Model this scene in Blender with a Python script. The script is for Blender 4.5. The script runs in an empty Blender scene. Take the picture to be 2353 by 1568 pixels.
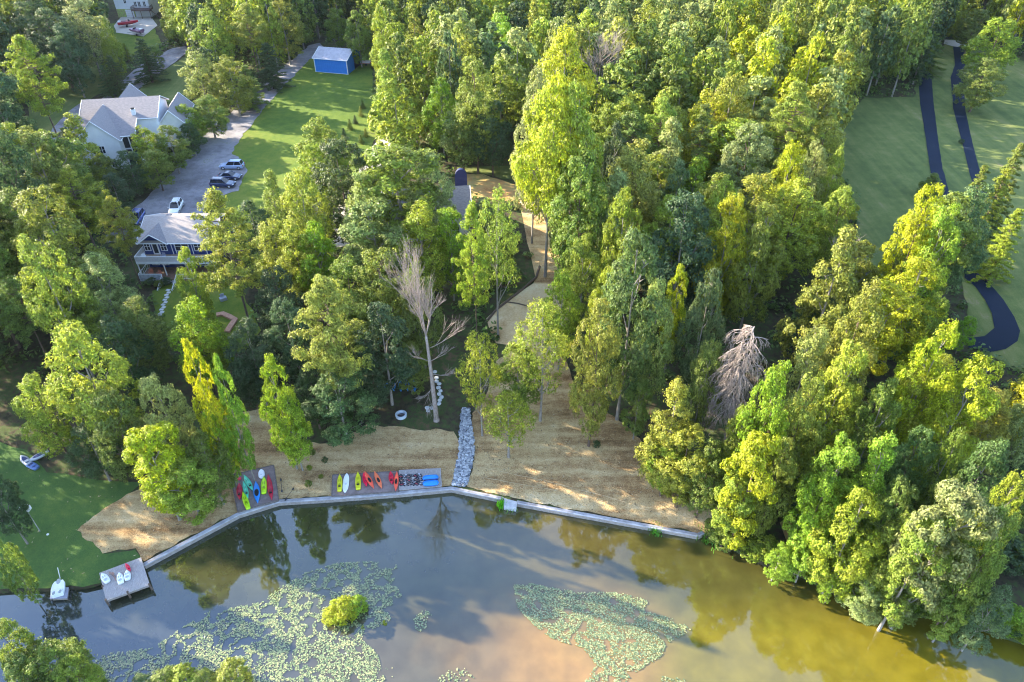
import bpy, bmesh, math, random, zlib
import numpy as np
from mathutils import Vector, Matrix, noise
from mathutils.geometry import delaunay_2d_cdt
R = math.radians
rnd = random.Random(7)
scn = bpy.context.scene
C = scn.collection

# ------------------------------------------------------------------ camera, world, sun, exposure
CAMZ, PITCH, F, CX, CY = 67.0, R(37.5), 1647.0, 1176.5, 784.0      # photo measured on a 2353 x 1568 grid
ct, st = math.cos(PITCH), math.sin(PITCH)
cam = bpy.data.cameras.new('camera')
camo = bpy.data.objects.new('camera', cam); C.objects.link(camo)
camo.location = (0, 0, CAMZ); camo.rotation_euler = (R(90) - PITCH, 0, 0)
cam.sensor_width = 36; cam.lens = 36 * F / 2353; cam.clip_start = 1; cam.clip_end = 3000
scn.camera = camo

SUN_EL, SUN_AZ = R(22), math.atan2(0.38, -1.0)                      # the sun stands to the left and a little beyond
w = bpy.data.worlds.new('World'); scn.world = w; w.use_nodes = True
nt = w.node_tree; nt.nodes.clear()
wo = nt.nodes.new('ShaderNodeOutputWorld'); bg = nt.nodes.new('ShaderNodeBackground')
sky = nt.nodes.new('ShaderNodeTexSky'); sky.sky_type = 'NISHITA'; sky.sun_disc = False
sky.sun_elevation = SUN_EL; sky.sun_rotation = R(90) - SUN_AZ
sky.air_density = 1.0; sky.dust_density = 0.8; sky.ozone_density = 2.5
tc = nt.nodes.new('ShaderNodeTexCoord'); mp = nt.nodes.new('ShaderNodeMapping'); mp.inputs['Scale'].default_value = (1, 1, 2.2)
nz = nt.nodes.new('ShaderNodeTexNoise'); nz.inputs['Scale'].default_value = 2.6; nz.inputs['Detail'].default_value = 5
cr = nt.nodes.new('ShaderNodeValToRGB'); cr.color_ramp.elements[0].position = .44; cr.color_ramp.elements[1].position = .72
mx = nt.nodes.new('ShaderNodeMix'); mx.data_type = 'RGBA'
mx.inputs['B'].default_value = (5.6, 6.4, 8.0, 1)
mm = nt.nodes.new('ShaderNodeMath'); mm.operation = 'MULTIPLY'; mm.inputs[1].default_value = .28
L = nt.links
L.new(tc.outputs['Generated'], mp.inputs['Vector']); L.new(mp.outputs[0], nz.inputs['Vector']); L.new(nz.outputs['Fac'], cr.inputs['Fac'])
L.new(cr.outputs['Color'], mm.inputs[0]); L.new(mm.outputs[0], mx.inputs['Factor']); L.new(sky.outputs[0], mx.inputs['A'])
L.new(mx.outputs['Result'], bg.inputs['Color']); bg.inputs['Strength'].default_value = 0.15
L.new(bg.outputs[0], wo.inputs['Surface'])
sl = bpy.data.lights.new('sun', 'SUN'); sl.energy = 5.0; sl.angle = R(0.6); sl.color = (1.0, .87, .64)
so = bpy.data.objects.new('sun', sl); C.objects.link(so)
sd = Vector((math.cos(SUN_AZ) * math.cos(SUN_EL), math.sin(SUN_AZ) * math.cos(SUN_EL), math.sin(SUN_EL)))
so.rotation_euler = sd.to_track_quat('Z', 'Y').to_euler(); so.location = (-60, 40, 90)
scn.view_settings.view_transform = 'Standard'; scn.view_settings.look = 'None'
scn.view_settings.exposure = 2.35; scn.view_settings.gamma = 1
scn.cycles.filter_width = 1.1; scn.render.resolution_x = 1024; scn.render.resolution_y = 682

# ------------------------------------------------------------------ photo <-> place
def ray(u, v):
    a, b = (u - CX) / F, (CY - v) / F
    return a, ct + b * st, -st + b * ct                            # x, y, z of the ray
K = 1 / 1.0625                                                     # full-size photo pixels -> grid
def atz(u, v, z):
    x, y, q = ray(u, v); t = (z - CAMZ) / q
    return Vector((x * t, y * t, z))
def proj(p):
    q = p[2] - CAMZ; fw = p[1] * ct - q * st; up = q * ct + p[1] * st
    return CX + F * p[0] / fw, CY - F * up / fw, fw

wall_px = [(350, 1378), (581, 1254), (680, 1223), (809, 1215), (974, 1203), (1103, 1191), (1229, 1217), (1262, 1225), (1360, 1243), (1704, 1305)]
left_px = [(-500, 1490), (-120, 1450), (0, 1445), (60, 1440), (120, 1442), (171, 1435), (202, 1438), (247, 1424)]
right_px = [(1717, 1305), (1760, 1325), (1860, 1381), (1923, 1390), (1983, 1422), (2066, 1464), (2148, 1505), (2271, 1507), (2381, 1532), (2463, 1562), (2500, 1572), (2900, 1690)]
shore_pts = [atz(u * K, v * K, 0.3) for u, v in left_px] + [atz(u * K, v * K, 0.62) for u, v in wall_px] + [atz(u * K, v * K, 0.2) for u, v in right_px]
sx = np.array([p.x for p in shore_pts]); sy = np.array([p.y for p in shore_pts]); o = np.argsort(sx); sx = sx[o]; sy = sy[o]
def shore(x): return np.interp(x, sx, sy)
def sstep(t): t = np.clip(t, 0, 1); return t * t * (3 - 2 * t)
def hgt(x, y):
    x = np.asarray(x, float); y = np.asarray(y, float); d = y - shore(x)
    land = 0.5 + 5.2 * sstep(d / 62) + 3.5 * sstep((d - 55) / 150) + 0.25 * np.sin(x * .045 + 1) * np.sin(y * .04) * sstep(d / 30)
    bed = np.maximum(-1.6, -0.25 + 0.35 * d)
    near = -1.6 + 2.4 * sstep((26 - y) / 8) * (1 + 0 * x)
    return np.where(d > 0, land, np.maximum(bed, near))
def H(x, y): return float(hgt(x, y))
def at(u, v, dz=0.0):                                              # grid pixel -> point on the ground
    z = 3.0
    for _ in range(25):
        p = atz(u, v, z); z = H(p.x, p.y)
    p.z = z + dz; return p
def ato(u, v, dz=0.0): return at(u * K, v * K, dz)                 # full-size photo pixel -> ground
def inpoly(x, y, poly):
    c = False; j = len(poly) - 1
    for i in range(len(poly)):
        xi, yi = poly[i]; xj, yj = poly[j]
        if (yi > y) != (yj > y) and x < (xj - xi) * (y - yi) / (yj - yi) + xi: c = not c
        j = i
    return c

# ------------------------------------------------------------------ materials
MATS = {}
def mat(name, col, rough=.8, col2=None, scale=4.0, detail=4, spec=.3, metal=0, bump=0.0, bscale=None, stretch=None, space='Object', coat=0, lo=.4, hi=.6):
    if name in MATS: return MATS[name]
    m = bpy.data.materials.new(name); m.use_nodes = True; n = m.node_tree; b = n.nodes['Principled BSDF']
    b.inputs['Base Color'].default_value = (*col, 1); b.inputs['Roughness'].default_value = rough
    b.inputs['Specular IOR Level'].default_value = spec; b.inputs['Metallic'].default_value = metal; b.inputs['Coat Weight'].default_value = coat
    if col2 or bump:
        t = n.nodes.new('ShaderNodeTexCoord'); p = n.nodes.new('ShaderNodeMapping')
        if stretch: p.inputs['Scale'].default_value = stretch
        n.links.new(t.outputs[space], p.inputs['Vector'])
        z = n.nodes.new('ShaderNodeTexNoise'); z.inputs['Scale'].default_value = scale; z.inputs['Detail'].default_value = detail; z.inputs['Roughness'].default_value = .65
        n.links.new(p.outputs[0], z.inputs['Vector'])
        if col2:
            r = n.nodes.new('ShaderNodeValToRGB'); r.color_ramp.elements[0].position = lo; r.color_ramp.elements[1].position = hi
            r.color_ramp.elements[0].color = (*col, 1); r.color_ramp.elements[1].color = (*col2, 1)
            n.links.new(z.outputs['Fac'], r.inputs['Fac']); n.links.new(r.outputs[0], b.inputs['Base Color'])
        if bump:
            z2 = z
            if bscale:
                z2 = n.nodes.new('ShaderNodeTexNoise'); z2.inputs['Scale'].default_value = bscale; z2.inputs['Detail'].default_value = 5
                n.links.new(p.outputs[0], z2.inputs['Vector'])
            bp = n.nodes.new('ShaderNodeBump'); bp.inputs['Strength'].default_value = bump; bp.inputs['Distance'].default_value = .15
            n.links.new(z2.outputs['Fac'], bp.inputs['Height']); n.links.new(bp.outputs[0], b.inputs['Normal'])
    MATS[name] = m; return m
def layered(name, stops, scales, rough=.95, bump=.4, bscale=9, stretch=(1, 1, 1)):
    """two noises drive a colour ramp: large patches and fine grain"""
    m = bpy.data.materials.new(name); m.use_nodes = True; n = m.node_tree; b = n.nodes['Principled BSDF']; b.inputs['Roughness'].default_value = rough
    b.inputs['Specular IOR Level'].default_value = .15
    t = n.nodes.new('ShaderNodeTexCoord'); p = n.nodes.new('ShaderNodeMapping'); p.inputs['Scale'].default_value = stretch
    n.links.new(t.outputs['Object'], p.inputs['Vector'])
    acc = None
    for sc_ in scales:
        s, a = sc_[:2]
        z = n.nodes.new('ShaderNodeTexNoise'); z.inputs['Scale'].default_value = s; z.inputs['Detail'].default_value = 4; z.inputs['Roughness'].default_value = .6
        if len(sc_) > 2:
            p2 = n.nodes.new('ShaderNodeMapping'); p2.inputs['Scale'].default_value = sc_[2]; p2.inputs['Rotation'].default_value = (0, 0, sc_[3]); n.links.new(t.outputs['Object'], p2.inputs['Vector']); n.links.new(p2.outputs[0], z.inputs['Vector'])
        else: n.links.new(p.outputs[0], z.inputs['Vector'])
        q = n.nodes.new('ShaderNodeMath'); q.operation = 'MULTIPLY_ADD'; q.inputs[1].default_value = a
        n.links.new(z.outputs['Fac'], q.inputs[0])
        if acc: n.links.new(acc.outputs[0], q.inputs[2])
        else: q.inputs[2].default_value = 0.5 - .5 * sum(q_[1] for q_ in scales)
        acc = q
    r = n.nodes.new('ShaderNodeValToRGB')
    e = r.color_ramp.elements
    while len(e) < len(stops): e.new(.5)
    for i, (pos, c) in enumerate(stops): e[i].position = pos; e[i].color = (*c, 1)
    n.links.new(acc.outputs[0], r.inputs['Fac']); n.links.new(r.outputs[0], b.inputs['Base Color'])
    z2 = n.nodes.new('ShaderNodeTexNoise'); z2.inputs['Scale'].default_value = bscale; z2.inputs['Detail'].default_value = 6
    n.links.new(p.outputs[0], z2.inputs['Vector'])
    bp = n.nodes.new('ShaderNodeBump'); bp.inputs['Strength'].default_value = bump; bp.inputs['Distance'].default_value = .2
    n.links.new(z2.outputs['Fac'], bp.inputs['Height']); n.links.new(bp.outputs[0], b.inputs['Normal'])
    MATS[name] = m; return m
m_ground = layered('forest floor', [(.3, (.03, .035, .018)), (.46, (.07, .055, .035)), (.58, (.06, .09, .028)), (.75, (.13, .085, .055))], [(.12, 1.0), (1.3, .8)])
m_lawn = layered('mown grass', [(.25, (.06, .105, .02)), (.45, (.1, .155, .024)), (.6, (.15, .19, .03)), (.8, (.22, .2, .055))], [(.05, 1.1), (.7, .5), (6, .5)], bump=.5, bscale=14)
m_lawn2 = layered('shaded meadow grass', [(.25, (.08, .11, .035)), (.5, (.125, .155, .045)), (.72, (.18, .19, .065)), (.85, (.26, .2, .12))], [(.05, .9), (.45, .9, (1, .04, 1), .12), (.5, .6), (5, .5)], bump=.4, bscale=12)
m_lawn3 = layered('shade tinted bank grass', [(.25, (.055, .105, .035)), (.5, (.08, .15, .04)), (.7, (.12, .185, .045)), (.88, (.17, .17, .06))], [(.09, 1.0), (.7, .5), (6, .6)], bump=.6, bscale=14)  # bluer green than the other lawns: tree shade put into the grass colour
m_gravel = layered('grey gravel', [(.2, (.15, .14, .15)), (.5, (.25, .24, .265)), (.68, (.34, .33, .35)), (.82, (.17, .18, .11))], [(.2, 1.2), (1.0, .5), (9, .7)], bump=.8, bscale=16)
m_drive = layered('pale gravel', [(.2, (.3, .27, .24)), (.5, (.48, .44, .4)), (.8, (.6, .56, .5))], [(.2, .6), (8, .8)], bump=.5)
m_asphalt = layered('dark fresh asphalt', [(.2, (.005, .011, .024)), (.6, (.008, .016, .036)), (.9, (.02, .028, .05))], [(.15, .7), (9, .5)], rough=.75, bump=.2)
m_straw = layered('straw erosion mat', [(.15, (.2, .12, .055)), (.34, (.37, .23, .11)), (.5, (.52, .36, .18)), (.66, (.62, .46, .25)), (.88, (.74, .6, .38))], [(.5, 1.3, (.1, 1.0, 1), .12), (.12, .9), (1.2, .5), (6, .7)], bump=.9, bscale=11)
m_dirt = layered('orange clay and dry grass', [(.25, (.3, .15, .06)), (.45, (.45, .27, .11)), (.6, (.42, .33, .13)), (.75, (.16, .19, .05))], [(.2, .9), (3, .6)], bump=.5)
m_sand = layered('sunlit straw path', [(.2, (.45, .27, .12)), (.5, (.68, .5, .29)), (.8, (.8, .68, .46))], [(.3, .9), (4, .6)], bump=.6)
m_rock = mat('pale riprap stone', (.3, .32, .36), .8, (.62, .64, .68), 1.3, lo=.3, hi=.7, bump=.3)
m_wood = mat('weathered deck boards', (.3, .28, .28), .8, (.46, .43, .44), 3, stretch=(8, .6, 1), bump=.3)
m_pad = mat('mauve brown deck sheeting', (.2, .155, .15), .8, (.27, .215, .21), 1.4, bump=.2, bscale=20)
m_cap = mat('pale vinyl wall cap', (.3, .29, .31), .7, (.46, .45, .48), .9)
m_sheet = mat('grey brown wall sheeting', (.24, .2, .18), .7, (.33, .29, .26), 3)
m_white = mat('white paint', (.78, .79, .82), .5, (.7, .71, .74), 1.0)
m_siding = mat('white siding', (.74, .76, .8), .6, (.68, .7, .75), .6)
m_dark = mat('dark rubber', (.02, .02, .022), .6)
m_glass = mat('dark window glass', (.02, .025, .035), .12, spec=.6)
m_blue = mat('blue metal siding', (.03, .19, .62), .45, (.035, .21, .66), 1.5)
m_navy = mat('navy siding', (.02, .04, .17), .6, (.025, .05, .2), 1.5)
m_roof_l = mat('pale brown shingle', (.32, .275, .26), .85, (.42, .37, .35), 3.0, stretch=(1, 5, 5), bump=.3)
m_roof_g = mat('grey shingle', (.19, .175, .19), .85, (.27, .245, .25), 2.2, stretch=(1, 4, 4), bump=.3)
m_roof_m = mat('pale metal roof', (.36, .35, .4), .5, (.45, .43, .48), 1.2, metal=.2)
m_brick = mat('reddish brick', (.3, .17, .14), .85, (.38, .60, .15), 6)
m_barkg = mat('grey bark', (.2, .17, .15), .95, (.34, .31, .28), 3, stretch=(4, 4, .6), bump=.6)
m_barkb = mat('brown bark', (.1, .07, .055), .95, (.18, .13, .1), 3, stretch=(4, 4, .6), bump=.6)
m_dead = mat('bleached dead wood', (.22, .175, .155), .9, (.42, .35, .32), 4, stretch=(3, 3, .6), bump=.5)
def paint(name, c, rough=.35, spec=.5): return mat(name, c, rough, tuple(min(1, x * 1.08) for x in c), 1.5, spec=spec)

def leafmat(name, attr=None, trans=.38):
    m = bpy.data.materials.new(name); m.use_nodes = True; n = m.node_tree; n.nodes.clear(); l = n.links
    out = n.nodes.new('ShaderNodeOutputMaterial')
    if attr: src = n.nodes.new('ShaderNodeAttribute'); src.attribute_name = attr; cs = src.outputs['Color']
    else: src = n.nodes.new('ShaderNodeObjectInfo'); cs = src.outputs['Color']
    g = n.nodes.new('ShaderNodeNewGeometry'); t = n.nodes.new('ShaderNodeTexCoord')
    z = n.nodes.new('ShaderNodeTexNoise'); z.inputs['Scale'].default_value = .33; z.inputs['Detail'].default_value = 3
    l.new(t.outputs['Object'], z.inputs['Vector'])
    h = n.nodes.new('ShaderNodeHueSaturation')
    def mr(inp, a, b_, c, d):
        q = n.nodes.new('ShaderNodeMapRange'); q.inputs[1].default_value = a; q.inputs[2].default_value = b_; q.inputs[3].default_value = c; q.inputs[4].default_value = d
        l.new(inp, q.inputs[0]); return q.outputs[0]
    l.new(mr(z.outputs['Fac'], .3, .7, .488, .516), h.inputs['Hue'])
    l.new(mr(g.outputs['Random Per Island'], 0, 1, .5, 1.55), h.inputs['Value'])
    h.inputs['Saturation'].default_value = 1.05
    l.new(cs, h.inputs['Color'])
    b = n.nodes.new('ShaderNodeBsdfPrincipled'); b.inputs['Roughness'].default_value = .5; b.inputs['Specular IOR Level'].default_value = .35
    l.new(h.outputs[0], b.inputs['Base Color'])
    tr = n.nodes.new('ShaderNodeBsdfTranslucent')
    h2 = n.nodes.new('ShaderNodeHueSaturation'); h2.inputs['Hue'].default_value = .492; h2.inputs['Value'].default_value = 1.5; l.new(h.outputs[0], h2.inputs['Color']); l.new(h2.outputs[0], tr.inputs['Color'])
    mix = n.nodes.new('ShaderNodeMixShader'); mix.inputs[0].default_value = trans
    l.new(b.outputs[0], mix.inputs[1]); l.new(tr.outputs[0], mix.inputs[2]); l.new(mix.outputs[0], out.inputs['Surface'])
    return m
m_leaf = leafmat('foliage'); m_leafs = leafmat('woodland foliage', 'tint')

NTH = ['first', 'second', 'third', 'fourth', 'fifth', 'sixth', 'seventh', 'eighth', 'ninth', 'tenth', 'eleventh', 'twelfth', 'thirteenth']
# ------------------------------------------------------------------ objects
def tag(o, label=None, cat=None, group=None, kind=None):
    if label: o['label'] = label
    if cat: o['category'] = cat
    if group: o['group'] = group
    if kind: o['kind'] = kind
    return o
def empty(name, loc, rz=0, label=None, cat=None, group=None):
    o = bpy.data.objects.new(name, None); C.objects.link(o); o.location = loc; o.rotation_euler = (0, 0, rz); o.empty_display_size = .3
    return tag(o, label, cat, group)
class MB:
    def __init__(s): s.v = []; s.f = []
    def add(s, vs, fs):
        b = len(s.v); s.v += [tuple(p) for p in vs]; s.f += [tuple(b + i for i in f) for f in fs]; return s
    def box(s, x0, x1, y0, y1, z0, z1):
        return s.add([(x0, y0, z0), (x1, y0, z0), (x1, y1, z0), (x0, y1, z0), (x0, y0, z1), (x1, y0, z1), (x1, y1, z1), (x0, y1, z1)],
                     [(3, 2, 1, 0), (4, 5, 6, 7), (0, 1, 5, 4), (1, 2, 6, 5), (2, 3, 7, 6), (3, 0, 4, 7)])
    def prism(s, pts, z0, z1):
        n = len(pts); zz0 = z0 if hasattr(z0, '__len__') else [z0] * n; zz1 = z1 if hasattr(z1, '__len__') else [z1] * n
        return s.add([(p[0], p[1], zz0[i]) for i, p in enumerate(pts)] + [(p[0], p[1], zz1[i]) for i, p in enumerate(pts)],
                     [tuple(range(n - 1, -1, -1)), tuple(range(n, 2 * n))] + [(i, (i + 1) % n, n + (i + 1) % n, n + i) for i in range(n)])
    def loft(s, rings, cap=True, closed=True):
        n = len(rings[0]); vs = [p for r in rings for p in r]; fs = []
        for k in range(len(rings) - 1):
            for i in range(n if closed else n - 1):
                a = k * n + i; b = k * n + (i + 1) % n; fs.append((a, b, b + n, a + n))
        if cap: fs.append(tuple(range(n - 1, -1, -1))); fs.append(tuple(range((len(rings) - 1) * n, len(rings) * n)))
        return s.add(vs, fs)
    def tube(s, pts, rad, n=6):
        pts = [Vector(p) for p in pts]
        if not hasattr(rad, '__len__'): rad = [rad] * len(pts)
        rings = []
        for i, p in enumerate(pts):
            d = (pts[min(i + 1, len(pts) - 1)] - pts[max(i - 1, 0)]).normalized()
            a = d.cross(Vector((0, 0, 1)) if abs(d.z) < .9 else Vector((1, 0, 0))).normalized(); b = d.cross(a)
            rings.append([p + (a * math.cos(t) + b * math.sin(t)) * rad[i] for t in [2 * math.pi * k / n for k in range(n)]])
        return s.loft(rings)
    def cyl(s, c, r, z0, z1, n=16, r2=None):
        r2 = r if r2 is None else r2
        return s.loft([[(c[0] + r * math.cos(2 * math.pi * k / n), c[1] + r * math.sin(2 * math.pi * k / n), z0) for k in range(n)],
                       [(c[0] + r2 * math.cos(2 * math.pi * k / n), c[1] + r2 * math.sin(2 * math.pi * k / n), z1) for k in range(n)]])
    def build(s, name, m, parent=None, smooth=False):
        me = bpy.data.meshes.new(name); me.from_pydata(s.v, [], s.f); me.update()
        bm = bmesh.new(); bm.from_mesh(me); bmesh.ops.recalc_face_normals(bm, faces=bm.faces); bm.to_mesh(me); bm.free()
        me.materials.append(m)
        if smooth: me.polygons.foreach_set('use_smooth', [True] * len(me.polygons))
        o = bpy.data.objects.new(name, me); C.objects.link(o)
        if parent: o.parent = parent
        return o
def copy_tree(o, parent=None):
    c = o.copy(); C.objects.link(c); c.parent = parent
    for ch in list(o.children): copy_tree(ch, c)
    return c

def sheet(name, poly, m, dz=.05, step=2.0, jit=0.0, kind='structure', dens=2.0, clamp_shore=False):
    """ground-following sheet; poly in grid pixels"""
    w_ = [at(*p) for p in poly]; b = []
    for i in range(len(w_)):
        a, c = w_[i], w_[(i + 1) % len(w_)]; n = max(1, int((c - a).length / dens))
        for k in range(n):
            q = a.lerp(c, k / n); d = Vector((-(c - a).y, (c - a).x, 0)).normalized()
            q = q + d * (noise.noise(Vector((q.x * .5, q.y * .5, 3))) * jit + rnd.uniform(-.25, .25) * jit)
            b.append(Vector((q.x, q.y)))
    n = len(b); vs = list(b); bp = [(p.x, p.y) for p in b]
    x0, x1 = min(p[0] for p in bp), max(p[0] for p in bp); y0, y1 = min(p[1] for p in bp), max(p[1] for p in bp)
    x = x0
    while x < x1:
        y = y0
        while y < y1:
            if inpoly(x, y, bp): vs.append(Vector((x + rnd.uniform(-.2, .2), y + rnd.uniform(-.2, .2))))
            y += step
        x += step
    r = delaunay_2d_cdt(vs, [(i, (i + 1) % n) for i in range(n)], [], 1, 1e-4)
    V = [(p.x, p.y, H(p.x, max(p.y, float(shore(p.x)) + .02)) + dz) for p in r[0]]
    me = bpy.data.meshes.new(name); me.from_pydata(V, [], [tuple(f) for f in r[2]]); me.materials.append(m); me.update()
    o = bpy.data.objects.new(name, me); C.objects.link(o)
    me.polygons.foreach_set('use_smooth', [True] * len(me.polygons))
    bm = bmesh.new(); bm.from_mesh(me); bmesh.ops.recalc_face_normals(bm, faces=bm.faces)
    if sum(f.normal.z for f in bm.faces) < 0: bmesh.ops.reverse_faces(bm, faces=bm.faces)
    bm.to_mesh(me); bm.free()
    return tag(o, kind=kind)

# ------------------------------------------------------------------ ground and water
def ground():
    xs = np.concatenate([np.arange(-900, -150, 25), np.arange(-150, 150, 1.6), np.arange(150, 900, 25)])
    ts = np.concatenate([np.arange(-200, -40, 8), np.arange(-40, -4, 1.0), np.arange(-4, 0, .5), [0.0, 0.05], np.arange(.6, 8, .8), np.arange(8, 120, 1.6), np.arange(120, 300, 4), np.arange(300, 1100, 40)])
    X, T = np.meshgrid(xs, ts, indexing='ij'); Y = shore(X) + T; Z = hgt(X, Y + 1e-6)
    Z = np.where(np.abs(T) < 1e-9, -.25, Z)
    V = np.stack([X.ravel(), Y.ravel(), Z.ravel()], 1); nx, nt_ = X.shape
    i = (np.arange(nx - 1)[:, None] * nt_ + np.arange(nt_ - 1)[None]).ravel()
    Fc = np.stack([i, i + nt_, i + nt_ + 1, i + 1], 1)
    return rawmesh('ground', V, Fc, [m_ground], smooth=True)
def rawmesh(name, V, Fc, mats, smooth=False, parent=None, mi=None, tint=None, link=True):
    me = bpy.data.meshes.new(name); nv, nf, k = len(V), len(Fc), Fc.shape[1]
    me.vertices.add(nv); me.vertices.foreach_set('co', np.ascontiguousarray(V, np.float32).ravel())
    me.loops.add(nf * k); me.loops.foreach_set('vertex_index', np.ascontiguousarray(Fc, np.int32).ravel())
    me.polygons.add(nf); me.polygons.foreach_set('loop_start', np.arange(0, nf * k, k, dtype=np.int32))
    try: me.polygons.foreach_set('loop_total', np.full(nf, k, np.int32))
    except Exception: pass
    for m in mats: me.materials.append(m)
    if mi is not None: me.polygons.foreach_set('material_index', mi.astype(np.int32))
    if smooth: me.polygons.foreach_set('use_smooth', np.ones(nf, bool))
    else: me.polygons.foreach_set('use_smooth', np.zeros(nf, bool))
    me.update(calc_edges=True)
    if tint is not None:
        a = me.attributes.new('tint', 'FLOAT_COLOR', 'POINT'); a.data.foreach_set('color', np.ascontiguousarray(tint, np.float32).ravel())
    if not link: return me
    o = bpy.data.objects.new(name, me); C.objects.link(o); o.parent = parent
    return o
tag(ground(), kind='structure')

def water_mat():
    m = bpy.data.materials.new('murky pond water'); m.use_nodes = True; n = m.node_tree; n.nodes.clear(); l = n.links
    out = n.nodes.new('ShaderNodeOutputMaterial'); t = n.nodes.new('ShaderNodeTexCoord')
    sep = n.nodes.new('ShaderNodeSeparateXYZ'); l.new(t.outputs['Object'], sep.inputs[0])
    # silt colour: pale tan in the shallows mid-pond, golden brown to the right, deep olive to the left
    mr = n.nodes.new('ShaderNodeMapRange'); mr.inputs[1].default_value = -28; mr.inputs[2].default_value = 38; l.new(sep.outputs['X'], mr.inputs[0])
    z = n.nodes.new('ShaderNodeTexNoise'); z.inputs['Scale'].default_value = .07; z.inputs['Detail'].default_value = 3; l.new(t.outputs['Object'], z.inputs['Vector'])
    ad = n.nodes.new('ShaderNodeMath'); ad.operation = 'MULTIPLY_ADD'; ad.inputs[1].default_value = .5; l.new(z.outputs['Fac'], ad.inputs[0])
    sb = n.nodes.new('ShaderNodeMath'); sb.operation = 'SUBTRACT'; sb.inputs[1].default_value = .25; l.new(mr.outputs[0], sb.inputs[0]); l.new(sb.outputs[0], ad.inputs[2])
    r = n.nodes.new('ShaderNodeValToRGB'); e = r.color_ramp.elements
    for _ in range(3): e.new(.5)
    for i, (p, c) in enumerate([(0, (.03, .036, .04)), (.3, (.07, .06, .035)), (.5, (.22, .125, .032)), (.72, (.125, .105, .016)), (1, (.14, .115, .01))]): e[i].position = p; e[i].color = (*c, 1)
    l.new(ad.outputs[0], r.inputs['Fac'])
    z3 = n.nodes.new('ShaderNodeTexNoise'); z3.inputs['Scale'].default_value = .5; z3.inputs['Detail'].default_value = 6; l.new(t.outputs['Object'], z3.inputs['Vector'])
    mv = n.nodes.new('ShaderNodeMapRange'); mv.inputs[1].default_value = .35; mv.inputs[2].default_value = .65; mv.inputs[3].default_value = .82; mv.inputs[4].default_value = 1.1; l.new(z3.outputs['Fac'], mv.inputs[0])
    hs = n.nodes.new('ShaderNodeHueSaturation'); l.new(mv.outputs[0], hs.inputs['Value'])
    # dark olive band along the wall: tree shade and reflection put into the colour
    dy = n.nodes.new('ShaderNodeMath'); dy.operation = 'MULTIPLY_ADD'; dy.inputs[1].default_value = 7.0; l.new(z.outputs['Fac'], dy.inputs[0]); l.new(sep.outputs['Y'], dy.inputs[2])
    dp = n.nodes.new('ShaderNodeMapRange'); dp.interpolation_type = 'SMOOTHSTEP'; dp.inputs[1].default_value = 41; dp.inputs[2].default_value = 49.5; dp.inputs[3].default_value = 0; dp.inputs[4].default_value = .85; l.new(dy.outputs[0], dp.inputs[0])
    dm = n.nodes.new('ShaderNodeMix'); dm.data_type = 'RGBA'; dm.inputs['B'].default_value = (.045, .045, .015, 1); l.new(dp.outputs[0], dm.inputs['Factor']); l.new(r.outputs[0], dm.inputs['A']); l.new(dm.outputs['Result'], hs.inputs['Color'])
    d = n.nodes.new('ShaderNodeBsdfDiffuse'); l.new(hs.outputs[0], d.inputs['Color'])
    g = n.nodes.new('ShaderNodeBsdfGlossy'); g.inputs['Roughness'].default_value = .035; g.inputs['Color'].default_value = (.72, .85, 1, 1)
    fr = n.nodes.new('ShaderNodeFresnel'); fr.inputs['IOR'].default_value = 1.33
    fm = n.nodes.new('ShaderNodeMath'); fm.operation = 'MULTIPLY_ADD'; fm.inputs[1].default_value = 3.6; fm.inputs[2].default_value = .02; fm.use_clamp = True
    l.new(fr.outputs[0], fm.inputs[0])
    z2 = n.nodes.new('ShaderNodeTexNoise'); z2.inputs['Scale'].default_value = 1.2; z2.inputs['Detail'].default_value = 3; l.new(t.outputs['Object'], z2.inputs['Vector'])
    bp = n.nodes.new('ShaderNodeBump'); bp.inputs['Strength'].default_value = .05; bp.inputs['Distance'].default_value = .05; l.new(z2.outputs['Fac'], bp.inputs['Height'])
    l.new(bp.outputs[0], g.inputs['Normal'])
    mix = n.nodes.new('ShaderNodeMixShader'); l.new(fm.outputs[0], mix.inputs[0]); l.new(d.outputs[0], mix.inputs[1]); l.new(g.outputs[0], mix.inputs[2]); l.new(mix.outputs[0], out.inputs['Surface'])
    return m
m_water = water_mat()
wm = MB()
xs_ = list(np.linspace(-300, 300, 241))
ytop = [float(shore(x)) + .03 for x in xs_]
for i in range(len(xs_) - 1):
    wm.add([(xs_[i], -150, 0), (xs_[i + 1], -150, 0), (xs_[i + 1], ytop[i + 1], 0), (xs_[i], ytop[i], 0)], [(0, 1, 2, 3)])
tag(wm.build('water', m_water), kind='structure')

# ------------------------------------------------------------------ lawns, drives, mats
S = {}
S['lawn_c'] = [(490, 480), (490, 440), (515, 395), (522, 335), (580, 250), (650, 172), (705, 118), (850, 120), (862, 230), (872, 300), (835, 375), (820, 400), (760, 440), (690, 500), (560, 540), (500, 500)]
S['grav'] = [(230, 560), (290, 500), (345, 445), (400, 395), (440, 350), (470, 310), (560, 235), (640, 165), (712, 104), (735, 100), (742, 108), (700, 150), (660, 190), (620, 235), (580, 285), (548, 325), (532, 352), (560, 372), (566, 392), (548, 440), (500, 452), (470, 478), (470, 540), (300, 560)]
S['lawn_w'] = [(60, 330), (70, 200), (130, 150), (225, 140), (262, 200), (200, 232), (160, 262), (110, 330)]
S['pad_w'] = [(100, 330), (122, 295), (160, 255), (200, 228), (230, 232), (215, 300), (180, 340)]
S['drive_w'] = [(230, 232), (262, 203), (320, 152), (365, 127), (398, 112), (432, 106), (470, 95), (470, 108), (425, 126), (395, 150), (350, 182), (312, 212), (290, 240)]
S['lawn_n'] = [(300, 225), (312, 212), (350, 182), (395, 150), (432, 128), (460, 150), (440, 230), (330, 240)]
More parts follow.
